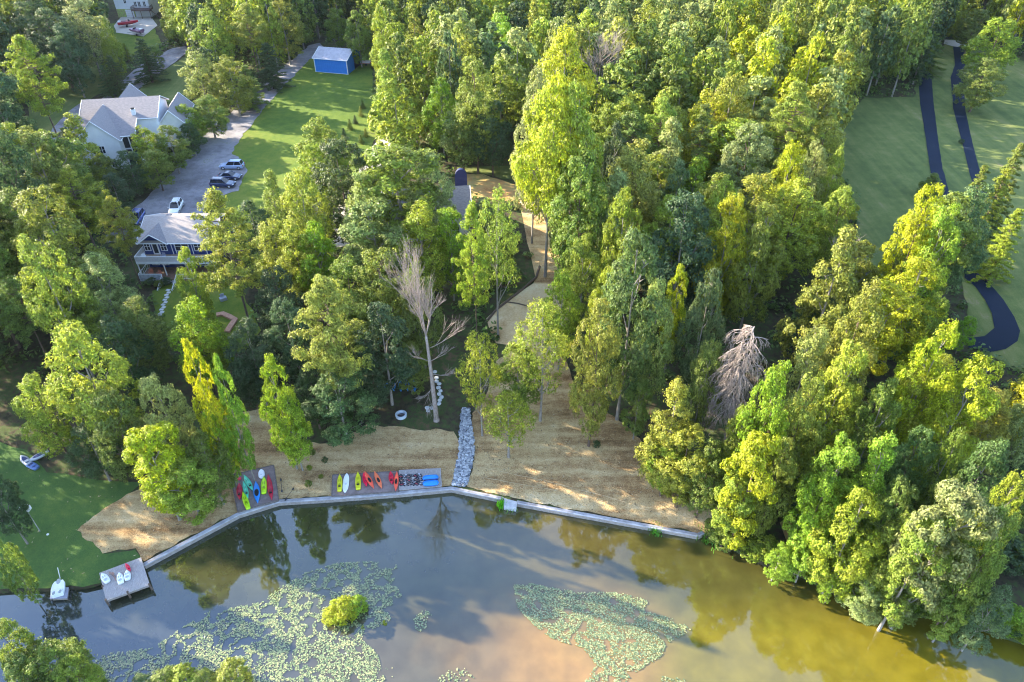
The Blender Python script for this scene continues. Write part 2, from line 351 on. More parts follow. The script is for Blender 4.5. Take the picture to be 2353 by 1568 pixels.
S['lawn_far'] = [(240, 85), (250, 55), (350, 55), (372, 100), (360, 125), (300, 130), (250, 120)]
S['pad_far'] = [(262, 60), (280, 38), (345, 36), (362, 60), (330, 85), (268, 76)]
S['lawn_e'] = [(1890, 330), (1930, 270), (1990, 225), (2100, 225), (2112, 150), (2185, 90), (2260, 95), (2420, 180), (2560, 300), (2560, 900), (2330, 850), (2240, 800), (2220, 700), (2200, 600), (2120, 600), (2030, 640), (1985, 600), (1950, 430)]
S['roadA'] = [(2100, 155), (2112, 152), (2128, 158), (2140, 175), (2145, 240), (2155, 320), (2166, 390), (2185, 460), (2160, 465), (2140, 410), (2127, 320), (2114, 240), (2110, 180)]
S['roadB'] = [(2190, 108), (2232, 112), (2221, 140), (2214, 170), (2217, 250), (2232, 320), (2248, 385), (2270, 450), (2245, 455), (2230, 408), (2208, 320), (2190, 250), (2184, 180), (2194, 150)]
S['roadC'] = [(2215, 610), (2238, 622), (2270, 650), (2305, 690), (2330, 730), (2343, 762), (2337, 785), (2310, 803), (2270, 812), (2225, 800), (2225, 778), (2262, 774), (2284, 755), (2278, 720), (2262, 690), (2240, 660), (2215, 640)]
S['linkrd'] = [(2170, 92), (2190, 94), (2240, 100), (2246, 110), (2232, 113), (2190, 108), (2168, 102)]
S['straw_l'] = [(175, 1218), (240, 1170), (330, 1115), (480, 1060), (500, 1000), (515, 955), (600, 940), (690, 1010), (760, 1020), (850, 975), (930, 984), (1000, 990), (1045, 992), (1060, 1020), (1052, 1060), (1038, 1117), (970, 1124), (915, 1130), (765, 1140), (640, 1150), (545, 1178), (440, 1232), (332, 1291), (322, 1275), (312, 1262), (290, 1262), (238, 1272), (215, 1245), (190, 1235)]
S['straw_r'] = [(1084, 950), (1120, 900), (1140, 830), (1185, 800), (1290, 800), (1320, 880), (1400, 950), (1440, 980), (1500, 1050), (1600, 1110), (1655, 1150), (1665, 1195), (1640, 1215), (1605, 1225), (1400, 1187), (1262, 1162), (1190, 1147), (1155, 1141), (1072, 1120), (1090, 1040)]
S['sandy'] = [(1120, 735), (1150, 700), (1225, 655), (1300, 650), (1310, 720), (1290, 800), (1185, 800), (1140, 790)]
S['trail'] = [(1195, 470), (1218, 488), (1250, 488), (1262, 545), (1300, 622), (1305, 655), (1225, 658), (1230, 640), (1212, 560)]
S['orange'] = [(1050, 400), (1110, 402), (1200, 430), (1240, 445), (1250, 488), (1218, 488), (1190, 470), (1150, 460), (1060, 455)]
S['sandy2'] = [(1186, 443), (1205, 438), (1222, 470), (1240, 487), (1216, 487), (1196, 470)]
S['lawn_mid'] = [(1050, 385), (1210, 380), (1225, 425), (1110, 400), (1050, 398)]
S['lawn_a'] = [(350, 670), (400, 650), (540, 640), (600, 760), (560, 810), (430, 800), (365, 750)]
S['lawn_l'] = [(-120, 980), (60, 1035), (110, 1085), (230, 1105), (330, 1110), (245, 1172), (182, 1220), (215, 1250), (240, 1275), (312, 1264), (328, 1285), (240, 1338), (190, 1350), (160, 1347), (110, 1353), (50, 1352), (-120, 1360)]
S['drive_c'] = [(822, 400), (835, 372), (860, 332), (880, 312), (905, 300), (915, 310), (900, 330), (878, 370), (862, 420), (830, 460), (815, 560), (760, 575), (755, 520), (790, 450)]
S['bank_e'] = [(1790, 1200), (1830, 1180), (1860, 1200), (1850, 1245), (1815, 1260)]
sheet('lawn', S['lawn_c'], m_lawn, .05, 2.5, .5); sheet('lawn', S['lawn_w'], m_lawn2, .05, 3, .5); sheet('lawn', S['lawn_n'], m_lawn2, .05, 3, .5)
sheet('lawn', S['lawn_far'], m_lawn, .05, 3, .8); sheet('lawn', S['lawn_e'], m_lawn2, .05, 3, .8); sheet('lawn', S['lawn_mid'], m_lawn2, .05, 2.5, .5)
sheet('lawn', S['lawn_a'], m_lawn, .05, 2, .5); sheet('lawn', S['lawn_l'], m_lawn3, .04, 1.5, .3)
sheet('gravel_drive', S['grav'], m_gravel, .10, 2, .5, dens=.9); sheet('gravel_drive', S['pad_w'], m_gravel, .10, 2.5, .3); sheet('gravel_drive', S['drive_w'], m_gravel, .14, 2.5, .3)
sheet('gravel_drive', S['drive_c'], m_drive, .10, 2, .3); sheet('gravel_drive', S['linkrd'], m_drive, .16, 2, .2); sheet('concrete_apron', S['pad_far'], m_drive, .12, 2.5, .2)
sheet('asphalt_road', S['roadA'], m_asphalt, .12, 2, .1); sheet('asphalt_road', S['roadB'], m_asphalt, .12, 2, .1); sheet('asphalt_road', S['roadC'], m_asphalt, .12, 2, .1)
sheet('straw_mat_ground', S['straw_l'], m_straw, .07, 1.3, .45, dens=.6); sheet('straw_mat_ground', S['straw_r'], m_straw, .07, 1.3, .4, dens=.6)
sheet('path', S['trail'], m_straw, .09, 1.5, .2); sheet('bare_slope', S['sandy'], m_sand, .11, 1.5, .5); sheet('bare_slope', S['orange'], m_dirt, .08, 1.5, .5)
sheet('path', S['sandy2'], m_sand, .13, 1.5, .2); sheet('bare_slope', S['bank_e'], m_dirt, .06, 1.5, .6)

# loose edge rolls and seams of the straw mats, thin raised ridges
def seam(pts, r=.05):
    q = []
    for i in range(len(pts) - 1):
        for k in range(10):
            a = k / 10; u = pts[i][0] * (1 - a) + pts[i + 1][0] * a; v = pts[i][1] * (1 - a) + pts[i + 1][1] * a
            p = at(u + rnd.uniform(-.8, .8), v + rnd.uniform(-.8, .8)); p.z += .1; q.append(p)
    return q
m_seam = mat('pale straw seam', (.55, .43, .27), .95, (.4, .3, .17), 1)
sm = MB()
for pts in ([(1100, 1075), (1250, 1105), (1420, 1150), (1520, 1185)], [(1330, 950), (1450, 985)], [(1105, 1098), (1300, 1133)]):
    sm.tube(seam(pts), .03, 4)
tag(sm.build('straw_seams', m_seam), 'thin raised seams between the strips of straw matting on the beach', 'straw seams', kind='stuff')

def debris():
    g = np.random.default_rng(8); V, Fc, n = [], [], 0
    for key, cnt in (('straw_l', 1300), ('straw_r', 2000), ('lawn_l', 120), ('grav', 500)):
        wp = [tuple(at(*p)[:2]) for p in S[key]]; x0, x1 = min(p[0] for p in wp), max(p[0] for p in wp); y0, y1 = min(p[1] for p in wp), max(p[1] for p in wp); k = 0
        while k < cnt:
            x, y = g.uniform(x0, x1), g.uniform(y0, y1)
            if noise.noise(Vector((x * .25, y * .4, 2))) < g.uniform(-.5, .35): k += .3; continue
            if not inpoly(x, y, wp): k += .2; continue
            a = g.uniform(0, 6.28); l_, w_ = g.uniform(.05, .22), g.uniform(.02, .06); z = H(x, y) + .13; c_, s_ = math.cos(a), math.sin(a)
            for p, q, zz in ((-l_, 0, 0), (0, -w_, .01), (l_, 0, .03), (0, w_, .02)): V.append((x + p * c_ - q * s_, y + p * s_ + q * c_, z + zz))
            Fc.append((n, n + 1, n + 2, n + 3)); n += 4; k += 1
    o = rawmesh('ground_litter', np.array(V), np.array(Fc), [m_litter]); tag(o, 'scattered twigs, dead leaves and clods on the straw and grass', 'litter', kind='stuff')
m_litter = bpy.data.materials.new('litter'); m_litter.use_nodes = True
_n = m_litter.node_tree; _b = _n.nodes['Principled BSDF']; _g = _n.nodes.new('ShaderNodeNewGeometry'); _r = _n.nodes.new('ShaderNodeValToRGB'); _r.color_ramp.elements[0].color = (.06, .035, .02, 1); _r.color_ramp.elements[1].color = (.6, .48, .3, 1); _n.links.new(_g.outputs['Random Per Island'], _r.inputs[0]); _n.links.new(_r.outputs[0], _b.inputs['Base Color']); _b.inputs['Roughness'].default_value = .95
debris()
# riprap channel: loose stones nobody would count
def riprap():
    poly = [(1062, 940), (1078, 940), (1084, 985), (1090, 1030), (1084, 1070), (1072, 1119), (1040, 1117), (1048, 1080), (1056, 1040), (1057, 990)]
    wp = [tuple(at(*p)[:2]) for p in poly]; x0, x1 = min(p[0] for p in wp), max(p[0] for p in wp); y0, y1 = min(p[1] for p in wp), max(p[1] for p in wp)
    ico = bmesh.new(); bmesh.ops.create_icosphere(ico, subdivisions=1, radius=1); bv = np.array([v.co[:] for v in ico.verts]); bf = np.array([[v.index for v in f.verts] for f in ico.faces]); ico.free()
    V = []; Fc = []; g = np.random.default_rng(3); n = 0; k = 0
    while n < 1500 and k < 9000:
        k += 1; x = g.uniform(x0, x1); y = g.uniform(y0, y1)
        if not inpoly(x, y, wp): continue
        s = g.uniform(.1, .24) * np.array([g.uniform(.8, 1.3), g.uniform(.8, 1.3), g.uniform(.5, .9)])
        v = bv * (1 + g.uniform(-.22, .22, (len(bv), 1))) * s; a = g.uniform(0, 6.28); c_, s_ = math.cos(a), math.sin(a)
        v = v @ np.array([[c_, -s_, 0], [s_, c_, 0], [0, 0, 1]]) + np.array([x, y, H(x, y) + g.uniform(.05, .25)])
        V.append(v); Fc.append(bf + n * len(bv)); n += 1
    o = rawmesh('riprap_channel', np.concatenate(V), np.concatenate(Fc), [m_stone])
    tag(o, 'channel of loose pale grey stones running down the straw slope to the sea wall', 'rocks', kind='stuff')
m_stone = bpy.data.materials.new('riprap stones'); m_stone.use_nodes = True
_n = m_stone.node_tree; _b = _n.nodes['Principled BSDF']; _g = _n.nodes.new('ShaderNodeNewGeometry'); _r = _n.nodes.new('ShaderNodeValToRGB')
_r.color_ramp.elements[0].color = (.1, .115, .15, 1); _r.color_ramp.elements[1].color = (.5, .52, .56, 1); _n.links.new(_g.outputs['Random Per Island'], _r.inputs[0]); _n.links.new(_r.outputs[0], _b.inputs['Base Color']); _b.inputs['Roughness'].default_value = .8
riprap()

# ------------------------------------------------------------------ sea wall, pads, docks
def seawall():
    root = empty('sea_wall', (0, 0, 0), 0, 'low sheet pile sea wall with pale ridged cap along the straw bank', 'sea wall')
    P = [atz(u * K, v * K, .66) for u, v in wall_px]; P.append(atz(1717 * K, 1299 * K, .66))
    segs = [(0, 1), (1, 2), (2, 3), (3, 5), (5, 6), (7, 9), (9, 10)]
    for a, b in segs:
        pts = P[a:b + 1]; mbc = MB(); mbw = MB()
        prof = [(a_ * .82, b_) for a_, b_ in [(-.28, .5), (-.28, .62), (-.2, .66), (-.14, .66), (-.12, .60), (-.04, .60), (-.02, .66), (.04, .66), (.06, .60), (.14, .60), (.16, .66), (.22, .66), (.26, .6), (.26, .5)]]
        rings = []; wr = []
        for i, p in enumerate(pts):
            d = (pts[min(i + 1, len(pts) - 1)] - pts[max(i - 1, 0)]); d.z = 0; d.normalize(); nrm = Vector((d.y, -d.x, 0))
            rings.append([Vector((p.x, p.y, 0)) + nrm * q[0] * -1 + Vector((0, 0, q[1])) for q in prof])
            wr.append([Vector((p.x, p.y, 0)) + nrm * q[0] + Vector((0, 0, q[1])) for q in ((.2, -1.4), (.2, .498), (-.2, .498), (-.2, -1.4))])
        mbc.loft(rings); mbw.loft(wr)
        mbc.build('cap', m_cap, root); mbw.build('sheet_pile', m_sheet, root)
    ow = [atz(u * K, v * K, .64) for u, v in ((1230, 1217), (1263, 1226), (1260, 1241), (1230, 1236))]
    MB().prism([(p.x, p.y) for p in ow], -1.4, .70).build('outfall_box', mat('grey concrete', (.42, .42, .45), .85, (.52, .52, .54), 3), root)
seawall()
def quadpad(name, px, z, th, m, label, cat, boards=None):
    P = [atz(u * K, v * K, z) for u, v in px]; root = empty(name, (P[0].x, P[0].y, z), 0, label, cat)
    o = Vector((P[0].x, P[0].y, z)); q = [p - o for p in P]
    def L2(a, b): return q[0] * (1 - a) * (1 - b) + q[1] * a * (1 - b) + q[2] * a * b + q[3] * (1 - a) * b
    if not boards:
        MB().prism([(p.x, p.y) for p in q], -th, 0).build('slab', m, root)
        e = MB()
        for i in range(4):
            a, b = q[i], q[(i + 1) % 4]; d = (b - a).normalized(); nn = Vector((-d.y, d.x, 0)) * .06
            e.prism([(a - nn)[:2], (b - nn)[:2], (b + nn)[:2], (a + nn)[:2]], -th - .02, .035)
        e.build('edging', mat('dark timber edging', (.13, .11, .1), .85, (.2, .17, .16), 4), root)
        return root
    mb = MB(); n, dirn = boards
    for i in range(n):
        a0, a1 = (i + .06) / n, (i + .94) / n; dz = rnd.uniform(-.008, .008)
        c = [L2(a0, 0), L2(a1, 0), L2(a1, 1), L2(a0, 1)] if dirn == 'u' else [L2(0, a0), L2(1, a0), L2(1, a1), L2(0, a1)]
        mb.prism([(p.x, p.y) for p in c], -.05 + dz, dz)
    mb.build('deck_boards', m, root)
    MB().prism([(p.x, p.y) for p in [L2(.01, .01), L2(.99, .01), L2(.99, .99), L2(.01, .99)]], -th, -.07).build('frame', m_sheet, root)
    return root
quadpad('boat_pad', [(562, 1161), (668, 1136), (680, 1221), (581, 1250)], .80, .5, m_pad, 'mauve-brown kayak platform at the bend of the sea wall, left of the other platforms', 'platform')
quadpad('boat_pad', [(812, 1160), (972, 1151), (973, 1200), (810, 1212)], .78, .5, m_pad, 'long mauve-brown kayak platform behind the sea wall, joined to the wooden deck', 'platform')
quadpad('boat_deck', [(973.5, 1148), (1076, 1143), (1079, 1187), (974.5, 1197)], .82, .5, m_wood, 'grey board deck behind the sea wall holding the life jackets and blue raft', 'deck', (34, 'u'))
dk = quadpad('fishing_dock', [(242, 1399), (344, 1361), (366, 1428), (259, 1467)], .95, .35, m_wood, 'weathered grey wooden dock with white dinghies at the left end of the sea wall', 'dock', (26, 'v'))
for (u, v) in ((259, 1466), (312, 1447), (365, 1428), (251, 1433)):
    p = atz(u * K, v * K, .9) - dk.location
    MB().cyl((p.x, p.y), .11, -2.4, .12, 10).build('piling', m_barkb, dk)
fl = quadpad('float_dock', [(128, 1417), (170, 1416), (164, 1461), (121, 1463)], .45, .3, mat('grey plastic float', (.33, .33, .42), .6, (.4, .4, .48), 2), 'small grey floating dock carrying the white pedal boat by the left lawn', 'floating dock', (9, 'v'))
for u, v in ((171, 1442), (167, 1452), (165, 1462), (123, 1464)):
    p = atz(u * K, v * K, .45) - fl.location
    MB().tube([(p.x, p.y, -.2), (p.x + .25, p.y - .1, .1), (p.x + .45, p.y - .3, -.05)], .05, 6).build('mooring_arm', m_dark, fl)

# ------------------------------------------------------------------ boats
def hullmb(Lg, Wd, Ht, style):
    mb = MB(); rings = []
    for i in range(15):
        t = -1 + 2 * i / 14
        if style == 'transom': wv = Wd / 2 * (1 - max(0, t) ** 2.4) * (.82 + .18 * min(1, (t + 1) * 1.6)) if t < .995 else .02
        elif style == 'board': wv = Wd / 2 * max(.0, 1 - abs(t) ** 3.0) ** .7
        else: wv = Wd / 2 * max(0, 1 - abs(t) ** 2.1) ** .95
        wv = max(wv, .015); rise = .10 * abs(t) ** 3
        hh = Ht * (.75 + .25 * (1 - t * t))
        rings.append([(wv * .35, t * Lg / 2, rise * .6), (wv * .85, t * Lg / 2, hh * .25 + rise * .7), (wv, t * Lg / 2, hh * .7 + rise), (wv * .93, t * Lg / 2, hh * .9 + rise), (wv * .45, t * Lg / 2, hh + rise),
                      (-wv * .45, t * Lg / 2, hh + rise), (-wv * .93, t * Lg / 2, hh * .9 + rise), (-wv, t * Lg / 2, hh * .7 + rise), (-wv * .85, t * Lg / 2, hh * .25 + rise * .7), (-wv * .35, t * Lg / 2, rise * .6)])
    return mb.loft(rings)
def ell(mb, cx, cy, rx, ry, z0, z1, n=14, sc=.8):
    return mb.loft([[(cx + rx * math.cos(6.2832 * k / n), cy + ry * math.sin(6.2832 * k / n), z0) for k in range(n)], [(cx + sc * rx * math.cos(6.2832 * k / n), cy + sc * ry * math.sin(6.2832 * k / n), z1) for k in range(n)]])
def ring(mb, cx, cy, rx, ry, z, r, n=16):
    rings = []
    for k in range(n + 1):
        a = 6.2832 * k / n; c = Vector((cx + rx * math.cos(a), cy + ry * math.sin(a), z)); o_ = Vector((math.cos(a), math.sin(a), 0))
        rings.append([c + o_ * r * math.cos(b) + Vector((0, 0, r * math.sin(b))) for b in (0, 1.57, 3.14, 4.71)])
    return mb.loft(rings, cap=False)
KC = dict(crimson=(.5, .015, .05), mint=(.1, .62, .42), lime=(.5, .8, .02), blue=(.02, .25, .75), white=(.82, .85, .9), yellow=(.68, .68, .03), magenta=(.75, .01, .07), coral=(.85, .12, .07), salmon=(.85, .2, .09), red=(.68, .02, .06))
def kayak(e1, e2, wpx, col, style, z, label, group, name='kayak', cat='kayak', scale=1.0):
    a = atz(e1[0] * K, e1[1] * K, z + .15); b = atz(e2[0] * K, e2[1] * K, z + .15); c = (a + b) / 2; d = a - b
    Lg = d.length * scale; fw = c.y * ct - (z - CAMZ) * st; Wd = wpx * K / F * fw; Ht = .28
    root = empty(name, (c.x, c.y, z + .012), math.atan2(d.y, d.x) - math.pi / 2, label, cat, group)
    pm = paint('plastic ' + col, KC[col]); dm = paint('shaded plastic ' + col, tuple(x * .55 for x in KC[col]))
    if style in ('sit_in', 'sit_on', 'transom', 'board'):
        if style == 'board': Ht = .16
        hullmb(Lg, Wd, Ht, {'sit_in': 'k', 'sit_on': 'k', 'transom': 'transom', 'board': 'board'}[style]).build('hull', pm, root, True)
        if style == 'sit_in':
            o = MB(); ell(o, 0, -.05 * Lg, Wd * .3, Lg * .16, Ht - .02, Ht + .03, sc=.9); o.build('cockpit', m_dark, root)
            o = MB(); ring(o, 0, -.05 * Lg, Wd * .3, Lg * .16, Ht + .03, .03); o.build('rim', m_dark if col == 'blue' else pm, root, True)
            o = MB(); o.box(-Wd * .2, Wd * .2, -.17 * Lg, -.13 * Lg, Ht, Ht + .2); o.build('seat_back', m_dark, root)
        elif style in ('sit_on', 'transom'):
            o = MB(); ring(o, 0, -.03 * Lg, Wd * .34, Lg * .36, Ht + .005, .028); o.build('gunwale_rim', pm, root, True)
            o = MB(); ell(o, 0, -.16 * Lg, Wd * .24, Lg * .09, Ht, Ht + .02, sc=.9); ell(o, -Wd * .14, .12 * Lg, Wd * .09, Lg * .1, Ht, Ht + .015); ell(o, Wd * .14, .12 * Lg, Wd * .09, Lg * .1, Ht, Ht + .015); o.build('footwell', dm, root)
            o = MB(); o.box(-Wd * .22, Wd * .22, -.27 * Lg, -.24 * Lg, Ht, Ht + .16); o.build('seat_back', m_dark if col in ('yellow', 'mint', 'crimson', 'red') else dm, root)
        else:
            o = MB(); ell(o, 0, -.05 * Lg, Wd * .2, Lg * .06, Ht, Ht + .01); o.build('hand_grip', paint('pale grey plastic', (.6, .63, .68)), root)
    return root
def o3(x, y): return (550 + x / 7.843, 1130 + y / 7.843)
def o4(x, y): return (790 + x / 7.13, 1130 + y / 7.13)
def o5(x, y): return (100 + x / 7.843, 1340 + y / 7.843)
G1, G2, G3 = 'kayaks on the platform at the wall bend', 'kayaks on the long platform', 'small boats on the left dock'
kayak(o3(270, 400), o3(275, 705), 14, 'crimson', 'sit_on', .81, 'short crimson sit-on kayak at the left edge of the left platform', G1)
kayak(o3(345, 365), o3(437, 685), 11, 'mint', 'sit_on', .81, 'mint green kayak lying between the short crimson kayak and the other mint one', G1)
kayak(o3(358, 245), o3(527, 530), 12.5, 'mint', 'sit_on', .82, 'mint green kayak slanting with its bow nearest the top of the platform', G1)
kayak(o3(335, 572), o3(445, 890), 13, 'lime', 'transom', .82, 'lime kayak slanting at the front edge of the platform, below the mint kayaks', G1)
kayak(o3(585, 365), o3(622, 775), 15.5, 'blue', 'sit_in', .81, 'blue kayak with a black cockpit in the middle of the platform', G1)
kayak(o3(740, 278), o3(742, 600), 14, 'lime', 'transom', .81, 'lime kayak standing straight between the blue and the long crimson kayak', G1)
kayak(o3(685, 130), o3(700, 305), 15, 'white', 'board', .81, 'short white teardrop board at the back of the left platform', G1, 'paddle_board', 'board')
kayak(o3(822, 235), o3(892, 715), 13, 'crimson', 'sit_on', .81, 'long crimson kayak along the right edge of the left platform', G1)
kayak(o4(283, 212), o4(280, 502), 12.5, 'yellow', 'transom', .79, 'yellow kayak leftmost on the long platform, beside the white board', G2)
kayak(o4(405, 188), o4(370, 522), 15, 'white', 'board', .79, 'long white paddle board beside the leftmost yellow kayak', G2, 'paddle_board', 'board')
kayak(o4(598, 172), o4(605, 472), 13.5, 'yellow', 'transom', .79, 'yellow kayak standing alone between the white board and the red kayaks', G2)
kayak(o4(700, 185), o4(748, 412), 12, 'magenta', 'sit_on', .79, 'pinkish red kayak partly under the coral kayak', G2)
kayak(o4(716, 160), o4(875, 448), 12, 'coral', 'sit_in', .97, 'coral kayak slanting across the pinkish red one', G2)
kayak(o4(886, 160), o4(1015, 448), 12, 'salmon', 'sit_in', .79, 'orange-salmon kayak slanting alone in the middle of the long platform', G2)
kayak(o4(1165, 160), o4(1192, 378), 12.5, 'red', 'sit_on', .79, 'short bright red kayak beside the narrow coral-red one', G2)
kayak(o4(1278, 160), o4(1255, 492), 11.5, 'coral', 'sit_in', .79, 'narrow coral-red kayak rightmost on the platform, against the wooden deck', G2)
kayak(o5(1170, 485), o5(1285, 650), 16, 'white', 'transom', .96, 'white plastic dinghy leftmost on the dock', G3, 'dinghy', 'dinghy')
kayak(o5(1500, 468), o5(1540, 675), 15.5, 'white', 'transom', .96, 'white plastic dinghy in the middle of the dock beside the driftwood oars', G3, 'dinghy', 'dinghy')
kayak(o5(1645, 425), o5(1668, 605), 15, 'white', 'transom', .96, 'white plastic dinghy next to the magenta kayak', G3, 'dinghy', 'dinghy')
kayak(o5(1625, 292), o5(1712, 430), 8.5, 'magenta', 'sit_on', .96, 'small magenta kayak at the back of the dock', G3)
# paddles, loose gear
def paddle(a, b, z, label, col=(.02, .02, .025)):
    p, q = atz(a[0] * K, a[1] * K, z), atz(b[0] * K, b[1] * K, z); root = empty('paddle', p, 0, label, 'paddle', 'paddles left by the boats')
    d = q - p; pm = paint('paddle %s' % (col,), col); n = Vector((-d.y, d.x, 0)).normalized(); dn = d.normalized()
    MB().tube([(0, 0, .04), tuple(d + Vector((0, 0, .04)))], .028, 6).build('shaft', pm, root)
    for c in (Vector((0, 0, 0)), d):
        o = MB(); pts = [c + dn * s * .24 + n * wd for s, wd in ((-1, .02), (-.5, .1), (.5, .1), (1, .03), (1, -.03), (.5, -.1), (-.5, -.1), (-1, -.02))]
        o.prism([(t.x, t.y) for t in pts], .03, .055); o.build('blade', pm, root)
paddle(o3(1300, 505), o3(1162, 705), .72, 'black paddle lying across the straw onto the sea wall cap')
paddle(o3(1065, 330), o3(1085, 545), .75, 'thin black paddle on the straw beside the left platform')
paddle(o5(1380, 480), o5(1500, 650), .98, 'brown wooden oar lying between the white dinghies', (.28, .16, .12))
paddle(o5(1330, 470), o5(1440, 590), .98, 'brown wooden oar beside the leftmost white dinghy', (.3, .18, .14))
p = atz(*[c * K for c in o3(275, 315)], .8); r0 = MB(); r0.cyl((0, 0), .2, 0, .12, 14, .24); o = r0.build('bucket', paint('plastic red', KC['red'])); o.location = p; tag(o, 'small red bucket on the left platform above the crimson kayak', 'bucket')
# life jackets on the deck
jc = [(.02, .022, .03), (.03, .03, .045), (.05, .05, .07)]
n = 0
for r_ in range(3):
    for c_ in range(6):
        u, v = o4(1345 + c_ * 66 + r_ * 8, 245 + r_ * 68 - c_ * 3); p = atz(u * K, v * K, .84)
        pos = ('back', 'middle', 'front')[r_]; lab = f'dark life jacket, {NTH[c_]} from the left in the {pos} row on the wooden deck'
        rt = empty('life_jacket', p, rnd.uniform(-.6, .6), lab, 'life jacket', 'life jackets spread on the wooden deck')
        cm = paint('jacket %d' % (n % 3), jc[n % 3], .8); ac = paint('jacket trim %d' % (n % 4), [(.6, .05, .1), (.55, .6, .7), (.6, .35, .28), (.3, .33, .4)][n % 4], .7)
        for s in (-1, 1): o = MB(); ell(o, s * .15, 0, .14, .26, 0, .12, 10, .75); o.build('panel', cm, rt, True)
        o = MB(); ring(o, 0, .2, .13, .12, .08, .045, 12); o.build('collar', ac if n % 2 else cm, rt, True)
        o = MB(); o.box(-.2, .2, -.1, -.06, .1, .13); o.build('buckle_strap', ac, rt)
        n += 1
# blue double raft
a, b = atz(*[c * K for c in o4(1725, 345)], .85), atz(*[c * K for c in o4(2005, 320)], .85)
rt = empty('inflatable_raft', (a + b) / 2, math.atan2((b - a).y, (b - a).x), 'bright blue two-lobed raft at the right end of the wooden deck', 'raft')
Lr = (b - a).length
for s in (-1, 1):
    o = MB(); rr = [];
    for i in range(13):
        t = -1 + 2 * i / 12; rad = .36 * max(.05, (1 - abs(t) ** 6)) ** .5
        rr.append([(t * Lr / 2, s * .42 + rad * 1.12 * math.cos(q), .26 + .26 * math.sin(q) * rad / .36) for q in [k * math.pi / 6 for k in range(12)]])
    o.loft(rr); o.build('lobe', paint('raft blue', (.01, .22, .8)), rt, True)
o = MB(); o.box(-Lr * .42, Lr * .45, -.07, .07, .3, .42); o.build('valley_strap', paint('dark navy', (.01, .04, .2)), rt)
# pedal boat on the float
a, b = atz(*[c * K for c in o5(375, 650)], .5), atz(*[c * K for c in o5(335, 940)], .5)
rt = empty('pedal_boat', ((a + b) / 2).to_tuple(), math.atan2((a - b).y, (a - b).x) - math.pi / 2, 'white pedal boat with seat wells on the small floating dock', 'pedal boat')
Lp = (a - b).length * .88; pw = paint('plastic white', KC['white'])
o = MB(); o.loft([[(x * s_, y, zz) for x, y in ((-.58, -Lp / 2), (.58, -Lp / 2), (.66, -.1), (.6, Lp / 2 - .35), (.42, Lp / 2), (-.42, Lp / 2), (-.6, Lp / 2 - .35), (-.66, -.1))] for s_, zz in ((.85, 0), (1, .3), (1, .45), (.93, .52))]); o.build('hull', pw, rt)
for x, y in ((-.3, -.65), (.3, -.65)):
    o = MB(); ring(o, x, y, .2, .28, .55, .05); o.build('seat_rim', pw, rt, True)
    o = MB(); ell(o, x, y, .2, .26, .5, .535); o.build('seat_well', paint('grey shade plastic', (.35, .37, .4)), rt)
o = MB(); ell(o, 0, .75, .22, .36, .5, .6); o.build('steering_console', paint('grey shade plastic', (.35, .37, .4)), rt)
# plant stems in the water beside the outfall and along the wall
def tuft(px, n, hmin, hmax, spread, col, label, name='reed_clump'):
    p = atz(px[0] * K, px[1] * K, 0); V = []; Fc = []; g = np.random.default_rng(int(px[0]))
    for i in range(n):
        x, y = g.normal(0, spread, 2); h_ = g.uniform(hmin, hmax); a = g.uniform(0, 6.28); l_ = g.uniform(.1, .5) * h_; w_ = .035
        dx, dy = math.cos(a), math.sin(a); b_ = len(V)
        V += [(x - dy * w_, y + dx * w_, -.1), (x + dy * w_, y - dx * w_, -.1), (x + dx * l_ * .4 + dy * w_, y + dy * l_ * .4 - dx * w_, h_ * .7), (x + dx * l_ * .4 - dy * w_, y + dy * l_ * .4 + dx * w_, h_ * .7)]
        V += [(x + dx * l_ - dy * .01, y + dy * l_ + dx * .01, h_), (x + dx * l_ + dy * .01, y + dy * l_ - dx * .01, h_)]
        Fc += [(b_, b_ + 1, b_ + 2, b_ + 3), (b_ + 3, b_ + 2, b_ + 5, b_ + 4)]
    o = rawmesh(name, np.array(V), np.array(Fc), [m_leaf]); o.location = p; o.color = (*col, 1); tag(o, label, 'reeds'); return o
tuft((1224, 1238), 110, .5, 1.2, .22, (.13, .42, .03), 'bright green reed clump at the left side of the concrete outfall box')
tuft((1247, 1243), 60, .2, .6, .35, (.14, .25, .04), 'low sparse reeds in front of the concrete outfall box')
tuft((1600, 1296), 200, .3, .8, .4, (.09, .25, .03), 'green reed clump against the right half of the sea wall')
tuft((1738, 1312), 260, .5, 1.3, .8, (.1, .26, .03), 'green reed clump at the right end of the sea wall')
tuft((1755, 1300), 200, .5, 1.2, .7, (.12, .28, .03), 'leafy reeds beside the bank just past the wall end')

